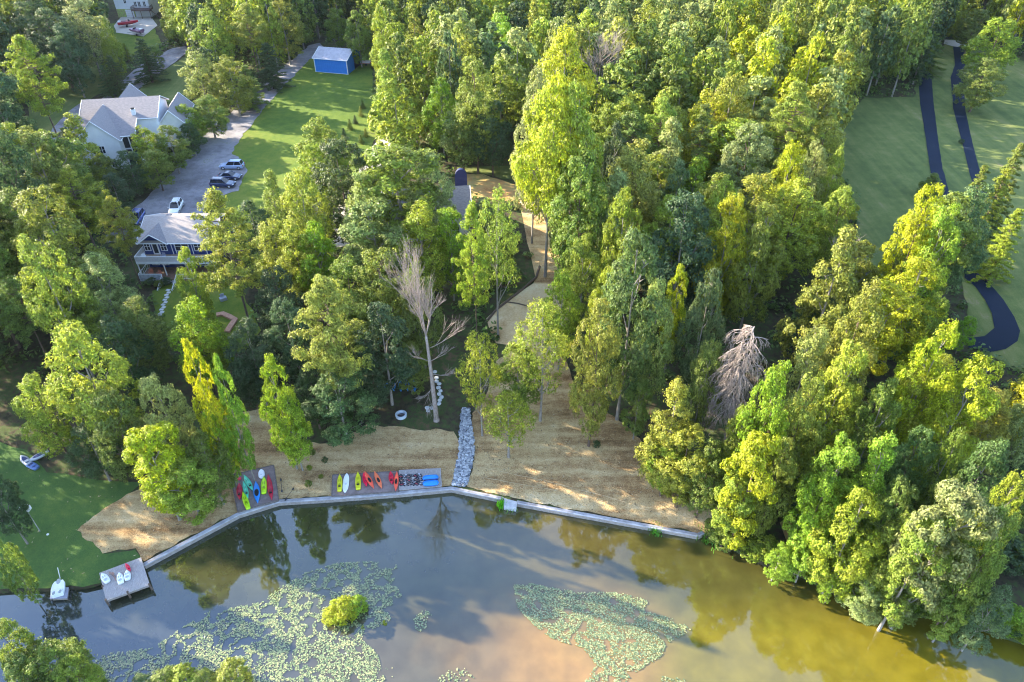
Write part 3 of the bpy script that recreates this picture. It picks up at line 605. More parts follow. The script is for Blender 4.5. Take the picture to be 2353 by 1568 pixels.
# ------------------------------------------------------------------ cars
def car(px, heading_px, kind, col, label, Lc=4.7):
    p = ato(*px, .1); q = ato(*heading_px, .1); d = q - p; rz = math.atan2(d.y, d.x)
    root = empty('parked_car', (p.x, p.y, p.z), rz, label, 'car', 'cars parked on the gravel lot')
    suv = kind == 'suv'; W = 1.88; h1 = .92 if suv else .8; top = 1.72 if suv else 1.42; l = Lc / 2
    pm = paint('car paint %s' % (col,), col, .22, .6); pm.node_tree.nodes['Principled BSDF'].inputs['Coat Weight'].default_value = .6
    def sec(x, zt, wd, zb=.28): return [(x, -wd * .92, zb), (x, wd * .92, zb), (x, wd, zb + .25), (x, wd * .97, zt - .1), (x, wd * .84, zt), (x, -wd * .84, zt), (x, -wd * .97, zt - .1), (x, -wd, zb + .25)]
    b = MB(); hw = W / 2
    b.loft([sec(-l, h1 - .22, hw * .78, .45), sec(-l + .12, h1 + (.08 if suv else -.02), hw * .92), sec(-l + .6, h1 + .06, hw), sec(-.2, h1 + .02, hw), sec(l - 1.25, h1, hw), sec(l - .5, h1 - .1, hw * .95), sec(l - .1, h1 - .22, hw * .85, .32), sec(l, h1 - .4, hw * .72, .42)])
    b.build('body', pm, root, False)
    rear = -l + (.25 if suv else .75); fr = l - 1.35
    g = MB(); g.loft([[(rear, -hw * .84, h1), (fr, -hw * .84, h1), (fr, hw * .84, h1), (rear, hw * .84, h1)], [(rear + (.3 if suv else .75), -hw * .68, top - .06), (fr - .85, -hw * .68, top - .06), (fr - .85, hw * .68, top - .06), (rear + (.3 if suv else .75), hw * .68, top - .06)]]); g.build('windows', m_glass, root)
    r_ = MB(); x0, x1 = rear + (.28 if suv else .8), fr - .83
    r_.loft([[(x0, -hw * .71, top - .07), (x1, -hw * .71, top - .07), (x1, hw * .71, top - .07), (x0, hw * .71, top - .07)], [(x0 + .12, -hw * .62, top), (x1 - .12, -hw * .62, top), (x1 - .12, hw * .62, top), (x0 + .12, hw * .62, top)]]); r_.build('roof', pm, root)
    pl = MB()
    for s in (-1, 1):
        for xa, xb in ((rear, x0), (fr, x1), ((rear + fr) / 2 - .1, (x0 + x1) / 2 - .1)):
            pl.tube([(xa, s * hw * .85, h1 - .02), (xb, s * hw * .70, top - .05)], .045, 5)
    pl.build('pillars', pm, root)
    if suv:
        rr = MB()
        for s in (-1, 1): rr.tube([(x0 + .2, s * hw * .6, top + .05), (x1 - .2, s * hw * .6, top + .05)], .025, 5)
        rr.build('roof_rails', m_dark, root)
    for sx_ in (-1, 1):
        for s in (-1, 1):
            x = sx_ * (l - .88); t = MB(); n = 18
            t.loft([[(x + .35 * math.cos(6.2832 * k / n), s * yy, .35 + .35 * math.sin(6.2832 * k / n)) for k in range(n)] for yy in (hw * .80, hw * 1.0)]); wh = t.build('wheel', m_dark, root, False)
            t = MB(); t.loft([[(x + .2 * math.cos(6.2832 * k / n), s * yy, .35 + .2 * math.sin(6.2832 * k / n)) for k in range(n)] for yy in (hw * .9, hw * 1.015)]); t.build('rim', paint('alloy', (.5, .5, .53)), wh)
    for s in (-1, 1):
        MB().box(l - .28, l - .06, s * hw * .6 - .17, s * hw * .6 + .17, h1 - .32, h1 - .2).build('headlight', paint('lamp glass', (.75, .78, .8), .15), root)
        MB().box(-l - .0, -l + .2, s * hw * .66 - .14, s * hw * .66 + .14, h1 - .25, h1 - .02).build('tail_light', paint('tail lamp', (.4, .01, .01), .2), root)
        MB().box(fr - .35, fr - .2, s * (hw + .1) - .1, s * (hw + .1) + .1, h1 + .02, h1 + .18).build('mirror', pm, root)
    MB().box(l - .12, l + .01, -.5, .5, .42, .6).build('grille', m_dark, root)
    return root
car((568, 412), (540, 412), 'suv', (.34, .42, .62), 'silver-blue estate car parked at the top of the row of three by the lawn', 4.9)
car((563, 437), (590, 438), 'sedan', (.015, .03, .09), 'dark navy saloon car parked between the silver-blue car and the black-blue one', 4.6)
car((546, 456), (573, 457), 'suv', (.02, .035, .1), 'black-blue off-road car at the bottom of the row of three by the lawn', 4.8)
wc = car((432, 515), (425, 529), 'suv', (.75, .77, .8), 'white off-road car with a sunroof parked behind the navy cabin', 4.8)
MB().box(.0, .55, -.42, .42, 1.725, 1.735).build('sunroof', m_glass, wc)
car((337, 541), (327, 556), 'suv', (.04, .07, .26), 'navy blue car parked at the left corner of the navy cabin', 4.6)
car((533, 310), (548, 300), 'sedan', (.008, .01, .02), 'black car in the hedge shade beside the gravel drive', 4.4)

# ------------------------------------------------------------------ buildings
def roofpair(root, x0, x1, yf, yb, ze, zr, m, over=.45, th=.14, axis='x', name='roof'):
    """gable roof, ridge along axis"""
    yc = (yf + yb) / 2; hwid = (yb - yf) / 2; sl = (zr - ze) / hwid; o = MB()
    for s in (-1, 1):
        ye = yc + s * (hwid + over); zee = zr - sl * (hwid + over)
        pts = [(x0 - over, yc, zr), (x1 + over, yc, zr), (x1 + over, ye, zee), (x0 - over, ye, zee)]
        if axis == 'y': pts = [(p[1], p[0], p[2]) for p in pts]
        o.add([(p[0], p[1], p[2] + th) for p in pts] + [(p[0], p[1], p[2] + .005) for p in pts], [(0, 1, 2, 3), (7, 6, 5, 4), (0, 3, 7, 4), (1, 0, 4, 5), (2, 1, 5, 6), (3, 2, 6, 7)])
    r_ = o.build(name, m, root)
    f = MB()
    for s in (-1, 1):
        ye = yc + s * (hwid + over + .06); zee = zr - sl * (hwid + over + .06)
        pts = [(x0 - over, ye, zee + .05), (x1 + over, ye, zee + .05)]
        if axis == 'y': pts = [(p[1], p[0], p[2]) for p in pts]
        f.tube(pts, .09, 4)
        for xe in (x0 - over - .05, x1 + over + .05):
            pts = [(xe, yc, zr + .08), (xe, ye, zee + .08)]
            if axis == 'y': pts = [(p[1], p[0], p[2]) for p in pts]
            f.tube(pts, .09, 4)
    f.build('fascia', m_white, r_)
    return r_
def gwall(root, x0, x1, yf, yb, z0, ze, zr, m, axis='x'):
    """walls with gable triangles at the ends of the ridge axis"""
    o = MB(); yc = (yf + yb) / 2
    def T(p): return p if axis == 'x' else (p[1], p[0], p[2])
    prof = [(yf, z0), (yb, z0), (yb, ze), (yc, zr), (yf, ze)]
    o.loft([[T((x, y, z)) for y, z in prof] for x in (x0, x1)])
    return o.build('wall', m, root)
def window(root, x, z, w_, h_, y, face='front', mull=1):
    """on a wall facing -y (front) or +x (right)"""
    def T(a, b, c): return (a, b, c) if face == 'front' else (-b, a, c)
    def bx(o, a0, a1, b0, b1, c0, c1):
        p = [T(a0, b0, c0), T(a1, b1, c1)]; o.box(min(p[0][0], p[1][0]), max(p[0][0], p[1][0]), min(p[0][1], p[1][1]), max(p[0][1], p[1][1]), c0, c1)
    f = MB()
    for a0, a1, c0, c1 in ((x - w_ / 2 - .1, x + w_ / 2 + .1, z + h_, z + h_ + .1), (x - w_ / 2 - .1, x + w_ / 2 + .1, z - .1, z), (x - w_ / 2 - .1, x - w_ / 2, z, z + h_), (x + w_ / 2, x + w_ / 2 + .1, z, z + h_)): bx(f, a0, a1, y - .07, y - .002, c0, c1)
    for k in range(mull): xx = x - w_ / 2 + w_ * (k + 1) / (mull + 1); bx(f, xx - .04, xx + .04, y - .065, y - .003, z, z + h_)
    bx(f, x - w_ / 2, x + w_ / 2, y - .06, y - .004, z + h_ / 2 - .03, z + h_ / 2 + .03) if mull < 3 else None
    fo = f.build('window', m_white, root)
    g = MB(); bx(g, x - w_ / 2, x + w_ / 2, y - .045, y - .006, z, z + h_); g.build('pane', m_glass, fo)
def rail(mb, pts, zf, h=1.0, gap=.28):
    for i in range(len(pts) - 1):
        a, b = Vector((*pts[i], zf)), Vector((*pts[i + 1], zf)); n = max(1, int((b - a).length / gap))
        mb.tube([a + Vector((0, 0, h)), b + Vector((0, 0, h))], .06, 4); mb.tube([a + Vector((0, 0, .12)), b + Vector((0, 0, .12))], .035, 4)
        for k in range(n + 1): q = a.lerp(b, k / n); mb.tube([q, q + Vector((0, 0, h))], .05 if k in (0, n) else .028, 4)

# navy cabin with decks
def cabin():
    b = 5.3; root = empty('navy_cabin', (-59.0, 96.8, b), 0, 'navy cabin with pale brown roof, white railed upper deck and steps, beside the gravel lot', 'house')
    zf, ze, zr = 3.0, 5.35, 7.3; D = 2.5; L_ = 11.6
    gwall(root, .5, L_, D, D + 9, 0, ze, zr, m_navy)
    roofpair(root, .3, L_, D, D + 9, ze, zr, m_roof_l, .45)
    # front gable dormer
    dl, dr = .5, 4.4; gy = D - .35
    o = MB(); o.add([(dl, D - .03, zf), (dr, D - .03, zf), (dr, D - .03, ze), ((dl + dr) / 2, D - .03, ze + 1.35), (dl, D - .03, ze), (dl, D + 2, zf), (dr, D + 2, zf), (dr, D + 2, ze), ((dl + dr) / 2, D + 2, ze + 1.35), (dl, D + 2, ze)],
                    [(0, 1, 2, 3, 4), (1, 6, 7, 2), (5, 0, 4, 9)]); o.build('gable_wall', m_navy, root)
    roofpair(root, gy, D + 3.6, dl, dr, ze + .05, ze + 1.42, m_roof_g, .35, axis='y', name='gable_roof')
    o = MB(); o.box(8.4, 8.6, D + 4.2, D + 4.8, zr - .2, zr + .25); o.box(2.8, 3.6, D + 5.4, D + 5.9, zr - .45, zr - .2); o.build('roof_vent', m_roof_g, root)
    for x, ww in ((1.15, .8), (3.75, .8)): window(root, x, zf + .75, ww, 1.35, D - .03)
    d = MB(); d.box(1.9, 2.95, D - .12, D - .034, zf + .02, zf + 2.15); dd = d.build('door', m_white, root); g = MB(); g.box(2.1, 2.75, D - .15, D - .1, zf + .3, zf + 1.95); g.build('pane', m_glass, dd)
    window(root, 6.6, zf + .7, 2.1, 1.5, D, mull=1); window(root, 9.2, zf + .7, 1.2, 1.5, D)
    for x in (5.0, 5.55, 8.2, 10.4): o = MB(); o.box(x - .06, x + .06, D - .06, D - .003, zf, ze); o.build('trim_board', m_white, root)
    # upper deck
    o = MB()
    for i in range(9): o.box(0, 12.2, .02 + i * .272, .02 + i * .272 + .25, zf - .09, zf)
    dk_ = o.build('deck', mat('tan deck boards', (.34, .25, .19), .8, (.42, .32, .25), 3), root)
    o = MB(); o.box(0, 12.2, -.05, .02, zf - .32, zf + .02); o.box(-.05, 0, -.05, D + 1, zf - .32, zf + .02); o.box(12.2, 12.25, -.05, D + 1, zf - .32, zf + .02); o.build('rim_board', m_white, root)
    o = MB(); rail(o, [(0, D + .8), (0, 0), (12.2, 0), (12.2, D + .8)], zf, 1.0, .16); o.build('railing', m_white, root)
    o = MB(); o.box(-.03, 12.23, -.035, -.02, zf + .15, zf + .93); o.build('rail_screen', mat('pale lattice screen', (.5, .48, .52), .7, (.6, .58, .62), 8), root)
    for x in (0.05, 4.1, 8.2, 12.1): o = MB(); o.tube([(x, .1, 0), (x, .1, zf - .3)], .1, 4); o.build('post', m_white, root)
    # lower porch
    o = MB(); o.box(.3, 12, -1.1, D, .0, .55); o.build('porch_floor', mat('brown porch boards', (.2, .12, .09), .8, (.27, .17, .13), 3), root)
    o = MB(); rail(o, [(.3, D - .4), (.3, -1.1), (3.9, -1.1)], .55, .95, .5); rail(o, [(6.3, -1.1), (12, -1.1), (12, 1)], .55, .95, .2); o.build('porch_railing', m_white, root)
    o = MB(); o.box(.3, 3.9, -1.16, -1.1, -.3, .53); o.box(.34, 3.9, -1.14, -1.11, .6, 1.45); o.build('porch_skirt', mat('pale blue lattice', (.34, .38, .46), .7, (.5, .53, .6), 2.5), root)
    for x, z in ((1.6, 1.1), (3.1, 1.1), (6.8, 1.0), (9.5, 1.0)): window(root, x, z, 1.0, 1.2, D)
    o = MB(); n_ = 9
    for i in range(n_): o.box(4.05, 6.2, -1.15 - (i + 1) * .3, -1.17 - i * .3, .5 - (i + 1) * .13 - .05, .5 - (i + 1) * .13 + .0)
    st_ = o.build('steps', mat('grey step boards', (.42, .41, .45), .8, (.5, .49, .53), 4), root)
    o = MB()
    for x in (4.0, 6.25):
        o.tube([(x, -1.15, 1.45), (x, -3.9, .3)], .07, 4); o.tube([(x, -1.15, .7), (x, -3.9, -.5)], .09, 4)
        for k in range(8): y = -1.3 - k * .34; o.tube([(x, y, .6 - (k * .34) * .42), (x, y, 1.4 - k * .34 * .42)], .03, 4)
    o.build('stair_rail', m_white, root)
    return root
cabin()
# furniture on the cabin decks
def chair(loc, rz, col, label):
    rt = empty('patio_chair', loc, rz, label, 'chair', 'chairs on the navy cabin decks'); pm = paint('chair %s' % (col,), col, .6)
    MB().box(-.28, .28, -.28, .28, .4, .46).build('seat', pm, rt); MB().box(-.28, .28, .24, .3, .46, 1.0).build('backrest', pm, rt)
    for a in (-1, 1):
        for b_ in (-1, 1): MB().box(a * .25 - .03, a * .25 + .03, b_ * .25 - .03, b_ * .25 + .03, 0, .4).build('leg', pm, rt)
        MB().box(a * .31 - .04, a * .31 + .04, -.28, .28, .6, .65).build('armrest', pm, rt)
chair((-57.9, 97.5, 8.31), .5, (.75, .77, .8), 'white chair at the left corner of the upper deck')
chair((-55.0, 97.8, 8.31), -.2, (.3, .32, .42), 'grey-blue chair on the upper deck right of the door')
chair((-57.3, 96.9, 5.87), .2, (.45, .16, .1), 'reddish brown chair on the lower porch near its left corner')
chair((-55.9, 96.6, 5.87), -.4, (.5, .18, .12), 'second reddish chair on the lower porch, nearer the steps')
# blue shed
def shed():
    p = ato(771.5, 176); q = ato(850, 183); d = q - p; rz = math.atan2(d.y, d.x); L_ = d.length; b = min(p.z, q.z)
    root = empty('blue_shed', (p.x, p.y, b), rz, 'blue metal shed with a pale roof at the top of the lawn', 'shed')
    W_ = 8.6; ze, zr = 3.7, 5.3
    gwall(root, 0, L_, 0, W_, 0, ze, zr, m_blue); roofpair(root, 0, L_, 0, W_, ze, zr, m_roof_m, .3, .1)
    o = MB()
    for x, y in ((0, 0), (L_, 0), (L_, W_), (0, W_)): o.box(x - .1, x + .1, y - .1, y + .1, 0, ze)
    o.box(0, L_, -.04, -.003, 0, .18); o.build('corner_trim', m_white, root)
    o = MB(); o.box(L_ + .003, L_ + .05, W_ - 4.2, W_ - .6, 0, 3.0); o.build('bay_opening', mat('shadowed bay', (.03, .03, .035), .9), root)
    o = MB()
    for i in range(15): x = L_ * (i + .5) / 15; o.box(x - .025, x + .025, -.035, -.004, .18, ze)
    o.build('siding_ribs', m_blue, root)
    o = MB()
    for i in range(13):
        x = L_ * i / 12
        for s in (0, 1):
            y0, z0 = (-.3, ze - .3 * (zr - ze) / (W_ / 2)) if s == 0 else (W_ + .3, ze - .3 * (zr - ze) / (W_ / 2))
            o.tube([(x, y0, z0 + .12), (x, W_ / 2, zr + .12)], .03, 4)
    o.build('roof_ribs', m_roof_m, root)
    # lean-on gear: a small trailer beside the shed
    t = empty('utility_trailer', ato(895, 160, .1), rz + .2, 'small red and white trailer beside the right wall of the blue shed', 'trailer')
    MB().box(-1.5, 1.2, -.7, .7, .5, .65).build('bed', paint('trailer red', (.4, .04, .03), .6), t)
    MB().tube([(-1.5, 0, .55), (-2.8, 0, .45)], .06, 5).build('drawbar', m_dark, t)
    for s in (-1, 1):
        o = MB(); o.loft([[(.1 + .3 * math.cos(.3927 * k), s * y, .32 + .3 * math.sin(.3927 * k)) for k in range(16)] for y in (.75, .92)]); o.build('wheel', m_dark, t)
        MB().box(-1.4, 1.1, s * .7 - .03, s * .7 + .03, .65, .95).build('side_rail', m_white, t)
shed()
# white house
def white_house():
    b = 8.6; rz = R(10); root = empty('white_house', (0, 0, b), rz, 'large white house with grey roofs, front gable wing and screened porch at upper left', 'house')
    pc = atz(295 * K, 238 * K, b + 9.6); root.location = (pc.x, pc.y, b)      # origin under the main ridge's middle
    Lh, Wh = 6.9, 5.0; zr = 9.4; sl_ = .46; ze = zr - sl_ * Wh; zq = zr - sl_ * 9.4
    gwall(root, -Lh, Lh, -Wh, Wh, 0, ze, zr, m_siding); roofpair(root, -Lh, Lh, -Wh, Wh, ze, zr, m_roof_g, .45)
    o = MB(); xa, xb, ya, yb_ = -7.35, 3.4, -9.5, -5.46; za, zb = zr - sl_ * 9.5, zr - sl_ * 5.46
    o.add([(xa, ya, za + .14), (xb, ya, za + .14), (xb, yb_, zb + .14), (xa, yb_, zb + .14), (xa, ya, za), (xb, ya, za), (xb, yb_, zb), (xa, yb_, zb)], [(0, 1, 2, 3), (7, 6, 5, 4), (0, 4, 5, 1), (1, 5, 6, 2), (2, 6, 7, 3), (3, 7, 4, 0)]); pr_ = o.build('front_roof', m_roof_g, root)
    o = MB(); o.tube([(xa, ya - .05, za + .06), (xb, ya - .05, za + .06)], .1, 4); o.tube([(xb + .05, ya, za + .1), (xb + .05, yb_, zb + .1)], .09, 4); o.build('fascia', m_white, pr_)
    # front gable wing
    x0, x1, yf = -7.0, .6, -10.6
    gwall(root, yf, -Wh + .02, x0, x1, -.9, 5.1, 8.7, m_siding, axis='y'); roofpair(root, yf, -2.2, x0, x1, 5.12, 8.8, m_roof_g, .4, axis='y', name='wing_roof')
    # lower left bay with its own small roof
    o = MB(); o.box(-8.7, -7.0, -9.8, -6.4, -.9, 3.6); o.build('bay_wall', m_siding, root)
    o = MB(); o.add([(-9.1, -10.2, 3.6), (-7.02, -10.2, 4.5), (-7.02, -6.2, 4.5), (-9.1, -6.2, 3.6), (-9.1, -10.2, 3.45), (-7.02, -10.2, 3.45), (-7.02, -6.2, 3.45), (-9.1, -6.2, 3.45)], [(0, 1, 2, 3), (4, 7, 6, 5), (0, 4, 5, 1), (1, 5, 6, 2), (2, 6, 7, 3), (3, 7, 4, 0)]); o.build('bay_roof', m_roof_g, root)
    # porch front right of the wing
    o = MB(); o.box(.65, 3.3, -9.2, -5.02, 2.35, 2.6); o.build('porch_deck', m_white, root)
    o = MB()
    for x in (.75, 2.0, 3.25): o.box(x - .09, x + .09, -9.25, -9.07, -.9, 4.85)
    o.box(.65, 3.35, -9.26, -9.06, 4.85, 5.0); o.build('porch_posts', m_white, root)
    o = MB(); o.box(.66, 3.3, -9.15, -9.12, 2.62, 4.84); o.box(.66, 3.3, -9.15, -9.12, -.8, 2.3); o.box(3.3, 3.33, -9.06, -5.02, -.8, 4.84); o.build('screen', mat('dark insect screen', (.02, .022, .03), .5), root)
    for x in (-4.2, -2.9): window(root, x, 2.4, .95, 1.4, yf)
    window(root, -1.6, -.5, .9, 1.7, yf)
    # right wing with pale wall
    ze = 5.2
    gwall(root, -3.2, 7.2, 6.93, 11.2, 0, ze, 7.4, mat('cream siding', (.66, .66, .62), .7, (.6, .6, .57), .8), axis='y'); roofpair(root, -3.2, 7.2, 6.95, 11.2, ze + .02, 7.5, m_roof_g, .35, axis='y', name='garage_roof')
    # back gables
    gwall(root, Wh - 1, Wh + 6, -4.4, 2.0, 0, ze, 8.4, m_siding, axis='y'); roofpair(root, 1.6, Wh + 6, -4.4, 2.0, ze + .02, 8.7, m_roof_g, .4, axis='y', name='back_gable_roof')
    o = MB(); o.box(2.5, 3.2, -4.6, -3.9, 6.6, 8.5); ch = o.build('chimney', m_white, root); MB().box(2.6, 3.1, -4.5, -4.0, 8.5, 8.8).build('chimney_pot', m_dark, ch)
white_house()
# hidden grey-roofed house in the middle
def mid_house():
    pc = atz(1040 * K, 460 * K, 13.0); b = H(pc.x, pc.y); root = empty('grey_roofed_house', (pc.x, pc.y, b), R(7), 'long grey-roofed house mostly hidden behind the leafy oaks in the middle', 'house')
    gwall(root, -7, 7, -4.8, 4.8, 0, 3.4, 13 - b, m_siding); roofpair(root, -7, 7, -4.8, 4.8, 3.4, 13 - b, m_roof_g, .5)
    for x in (-5, -2, 1.5, 4.5): window(root, x, 1, 1.3, 1.4, -4.8)
    p = atz(1120 * K, 452 * K, 11.5)
    o = MB(); n = 14; pr = [(1.1 * math.cos(math.pi * k / n), 2.2 + 1.5 * math.sin(math.pi * k / n)) for k in range(n + 1)] + [(-1.1, 0), (1.1, 0)]
    o.loft([[(x, y, z) for x, z in pr] for y in (0, .8)]); q = o.build('arched_canopy', paint('dark blue cloth', (.012, .02, .09), .7)); q.location = (p.x, p.y + 5.6, 8.2); tag(q, 'dark blue arched canopy showing behind the right end of the grey roof', 'canopy')
mid_house()
# far house at the top edge
def far_house():
    p = ato(290, 43); b = p.z; root = empty('far_house', (p.x, p.y, b), R(4), 'tall white house with a garage door and deck at the top left edge', 'house')
    gwall(root, 0, 10.5, 0, 9, 0, 6.6, 9.4, m_siding); roofpair(root, 0, 10.5, 0, 9, 6.6, 9.4, m_roof_g, .4)
    MB().box(0, 5.6, -.06, -.003, 0, 2.5).build('brick_base', m_brick, root)
    d = MB(); d.box(2.7, 5.2, -.12, -.07, 0, 2.3); gd = d.build('garage_door', m_white, root)
    for k in range(3): MB().box(2.75, 5.15, -.14, -.12, .55 + k * .55, .58 + k * .55).build('panel_line', m_cap, gd)
    for x, z in ((3.4, 4.2), (6.4, 3.2), (7.6, 3.2), (9.2, 3.2)): window(root, x, z, .7, 1.4, 0)
    o = MB(); o.box(5.8, 11.5, -3.2, 0, 2.5, 2.7); o.build('deck', mat('dark deck wood', (.1, .07, .07), .8, (.16, .11, .1), 3), root)
    o = MB(); rail(o, [(5.8, 0), (5.8, -3.2), (11.5, -3.2), (11.5, 0)], 2.7, 1, .25)
    for x in (5.9, 8.6, 11.4): o.tube([(x, -3.1, 0), (x, -3.1, 2.5)], .1, 4)
    o.build('railing', mat('dark deck wood', (.1, .07, .07)), root)
    o = MB()
    for i in range(8): o.box(11.5 + i * .32, 11.5 + (i + 1) * .32, -3.2, -2, 2.4 - i * .3, 2.5 - i * .3)
    o.build('steps', mat('dark deck wood', (.1, .07, .07)), root)
far_house()
def boat_on_trailer(px, rz, L_, col, label):
    p = ato(*px, .12); root = empty('boat_on_trailer', p, rz, label, 'boat', 'boats parked before the far house'); pm = paint('boat %s' % (col,), col)
    rings = []
    for i in range(9):
        t = i / 8; wv = 1.1 * (1 - t ** 3.2) + .03; x = -L_ / 2 + L_ * t; rings.append([(x, -wv * .3, .6 + .5 * t ** 3), (x, wv * .3, .6 + .5 * t ** 3), (x, wv, 1.05 + .2 * t), (x, wv * .95, 1.5 + .15 * t), (x, -wv * .95, 1.5 + .15 * t), (x, -wv, 1.05 + .2 * t)])
    MB().loft(rings).build('hull', pm, root)
    o = MB(); ell(o, -.4, 0, L_ * .28, .75, 1.52, 1.56); o.build('cockpit', paint('dark upholstery', (.12, .05, .06), .7), root)
    o = MB(); o.add([(.5, -.8, 1.55), (.5, .8, 1.55), (.1, .7, 2.0), (.1, -.7, 2.0), (.55, -.8, 1.55), (.55, .8, 1.55), (.15, .7, 2.0), (.15, -.7, 2.0)], [(0, 1, 2, 3), (4, 7, 6, 5), (0, 4, 5, 1), (2, 6, 7, 3)]); o.build('windscreen', m_glass, root)
    o = MB(); o.tube([(-L_ / 2, -.7, .5), (L_ / 2 - .8, -.5, .5), (L_ / 2 + 1, 0, .5), (L_ / 2 - .8, .5, .5), (-L_ / 2, .7, .5)], .06, 5); o.build('trailer_frame', m_cap, root)
    for s in (-1, 1): o = MB(); o.loft([[(-.6 + .3 * math.cos(.3927 * k), s * y, .3 + .3 * math.sin(.3927 * k)) for k in range(16)] for y in (.85, 1.05)]); o.build('wheel', m_dark, root)
    o = MB(); o.box(-L_ / 2 + .1, -L_ / 2 + .9, -.7, .7, 1.5, 1.75); o.build('rear_bench', m_white, root)
boat_on_trailer((316, 66), R(20), 5.8, (.4, .01, .03), 'long red boat on a trailer before the far white house')
boat_on_trailer((335, 86), R(170), 4.2, (.3, .16, .3), 'small purple-grey boat on a trailer below the red boat')
# gear in the shade at the left edge of the lawn
def skiff(px, rz, col, label):
    p = ato(*px, .06); rt = empty('small_boat', p, rz, label, 'boat', 'boats stored at the left lawn edge'); pm = paint('skiff %s' % (col,), col)
    hullmb(2.3, .9, .4, 'transom').build('hull', pm, rt, True)
    o = MB(); ell(o, 0, -.1, .28, .75, .4, .44); o.build('well', paint('navy upholstery', (.03, .05, .15), .7), rt); MB().box(-.25, .25, -.7, -.4, .42, .56).build('bench', pm, rt)
skiff((64, 1128), .9, (.4, .43, .5), 'white skiff leftmost in the shade at the lawn edge')
skiff((78, 1140), 1.1, (.12, .2, .45), 'blue skiff in the middle of the shaded boats at the lawn edge')
skiff((97, 1118), 2.4, (.45, .48, .54), 'white skiff under the tree edge, right of the blue one')
# pole light on the lawn
p = ato(98, 1298); rt = empty('lamp_post', p, 0, 'thin pole with a white box head standing alone on the left lawn', 'lamp post')
MB().tube([(0, 0, 0), (0, 0, 3.7)], [.05, .035], 8).build('pole', m_cap, rt); o = MB(); o.prism([(-.42, -.3), (.42, -.3), (.42, .3), (-.42, .3)], 3.7, 4.25); o.prism([(-.5, -.36), (.5, -.36), (.3, .2), (-.3, .2)], 4.252, 4.45); o.build('lamp_head', m_white, rt)
p = ato(372, 455); rt = empty('lamp_post', p, 0, 'slim white lamp post at the hedge beside the gravel lot', 'lamp post')
MB().tube([(0, 0, 0), (0, 0, 5.2)], [.07, .05], 8).build('pole', m_cap, rt); MB().box(-.25, .25, -.18, .18, 5.2, 5.5).build('lamp_head', m_white, rt)
# white mooring pole behind the float
a = ato(137, 1397); o = MB(); o.tube([(0, 0, 0), (.15, .3, 1.5)], .04, 6); q = o.build('mooring_pole', m_white); q.location = ato(147, 1413); tag(q, 'thin white pole leaning at the shore behind the floating dock', 'pole')
q = MB().cyl((0, 0), .14, 0, .1, 10).build('white_ball', m_white); q.location = ato(117, 1306); tag(q, 'tiny white ball on the grass near the lawn pole', 'ball')
# fire ring
p = at(922, 957); rt = empty('fire_ring', p, 0, 'round white-rimmed fire ring on the mulch beside the dead tree', 'fire ring')
o = MB(); n = 28; o.loft([[(r_ * math.cos(6.2832 * k / n), r_ * math.sin(6.2832 * k / n), z) for k in range(n)] for r_, z in ((.72, 0), (.78, .42), (.62, .45), (.54, .42), (.54, .02))], cap=False); o.build('rim', paint('pale blue rim', (.55, .62, .72), .5), rt)
MB().cyl((0, 0), .53, .0, .06, 20).build('ash_bed', m_dark, rt); MB().tube([(-.4, .05, .25), (.4, -.02, .25)], .05, 6).build('grate_bar', m_sheet, rt)
# stepping stones
for i, (x, y) in enumerate([(775, 45), (797, 115), (795, 155), (826, 185), (820, 230), (844, 268), (828, 305), (857, 340), (832, 378), (825, 418), (740, 470), (697, 500), (688, 467)]):
    p = ato(900 + x / 4.804, 900 + y / 4.804, .02); g = MB(); nn = 7
    rs = [rnd.uniform(.26, .36) for _ in range(nn)]
    g.loft([[(rs[k] * s * math.cos(6.2832 * k / nn), rs[k] * s * math.sin(6.2832 * k / nn), z) for k in range(nn)] for s, z in ((1, 0), (1, .12), (.85, .17))])
    q = g.build('stepping_stone', mat('pale stepping stone', (.5, .52, .56), .85, (.62, .64, .66), 3)); q.location = p; q.rotation_euler = (0, 0, rnd.uniform(0, 3))
    tag(q, f'pale stepping stone, {NTH[i]} from the top of the line beside the dead trunk', 'stepping stone', 'stepping stones beside the dead tree')
# stone path below the cabin steps
for i in range(11):
    u = 388 - i * 1.9 + (1.6 if i % 2 else -1.6); v = 668 + i * 5.6; g = MB(); g.prism([(-.3, -.2), (.3, -.24), (.32, .2), (-.26, .24)], 0, .09); q = g.build('stepping_stone', MATS['pale stepping stone']); q.location = at(u, v, .04); q.rotation_euler = (0, 0, rnd.uniform(-.3, .3))
    tag(q, f'grey stepping slab, {NTH[i]} down the path from the cabin steps', 'stepping stone', 'slabs below the cabin steps')
# blue kayaks racked in the shade
for i in range(6):
    u, v = (925 + i * 17, 942 + (i % 2) * 1.5); z = at(u * K, v * K).z + .25
    kayak((u, v - 13), (u + 3, v + 13), 11, 'blue' if i != 4 else 'blue', 'sit_in', z - .1, f'dark blue kayak stored in the shade beneath the trees, {NTH[i]} from the left', 'blue kayaks stored beneath the trees')
for pts_, lab in (([(1118, 742), (1140, 715), (1165, 695), (1200, 668), (1232, 640), (1240, 615)], 'long brown log edging the left side of the sandy slope'), ([(1165, 697), (1190, 700), (1212, 706)], 'short fallen branch lying across the sandy slope')):
    q_ = [at(*p, .22) for p in pts_]; b_ = q_[0].copy(); o = MB().tube([p - b_ for p in q_], .2 if len(pts_) > 3 else .1, 7).build('log', m_barkb); o.location = b_; tag(o, lab, 'log')
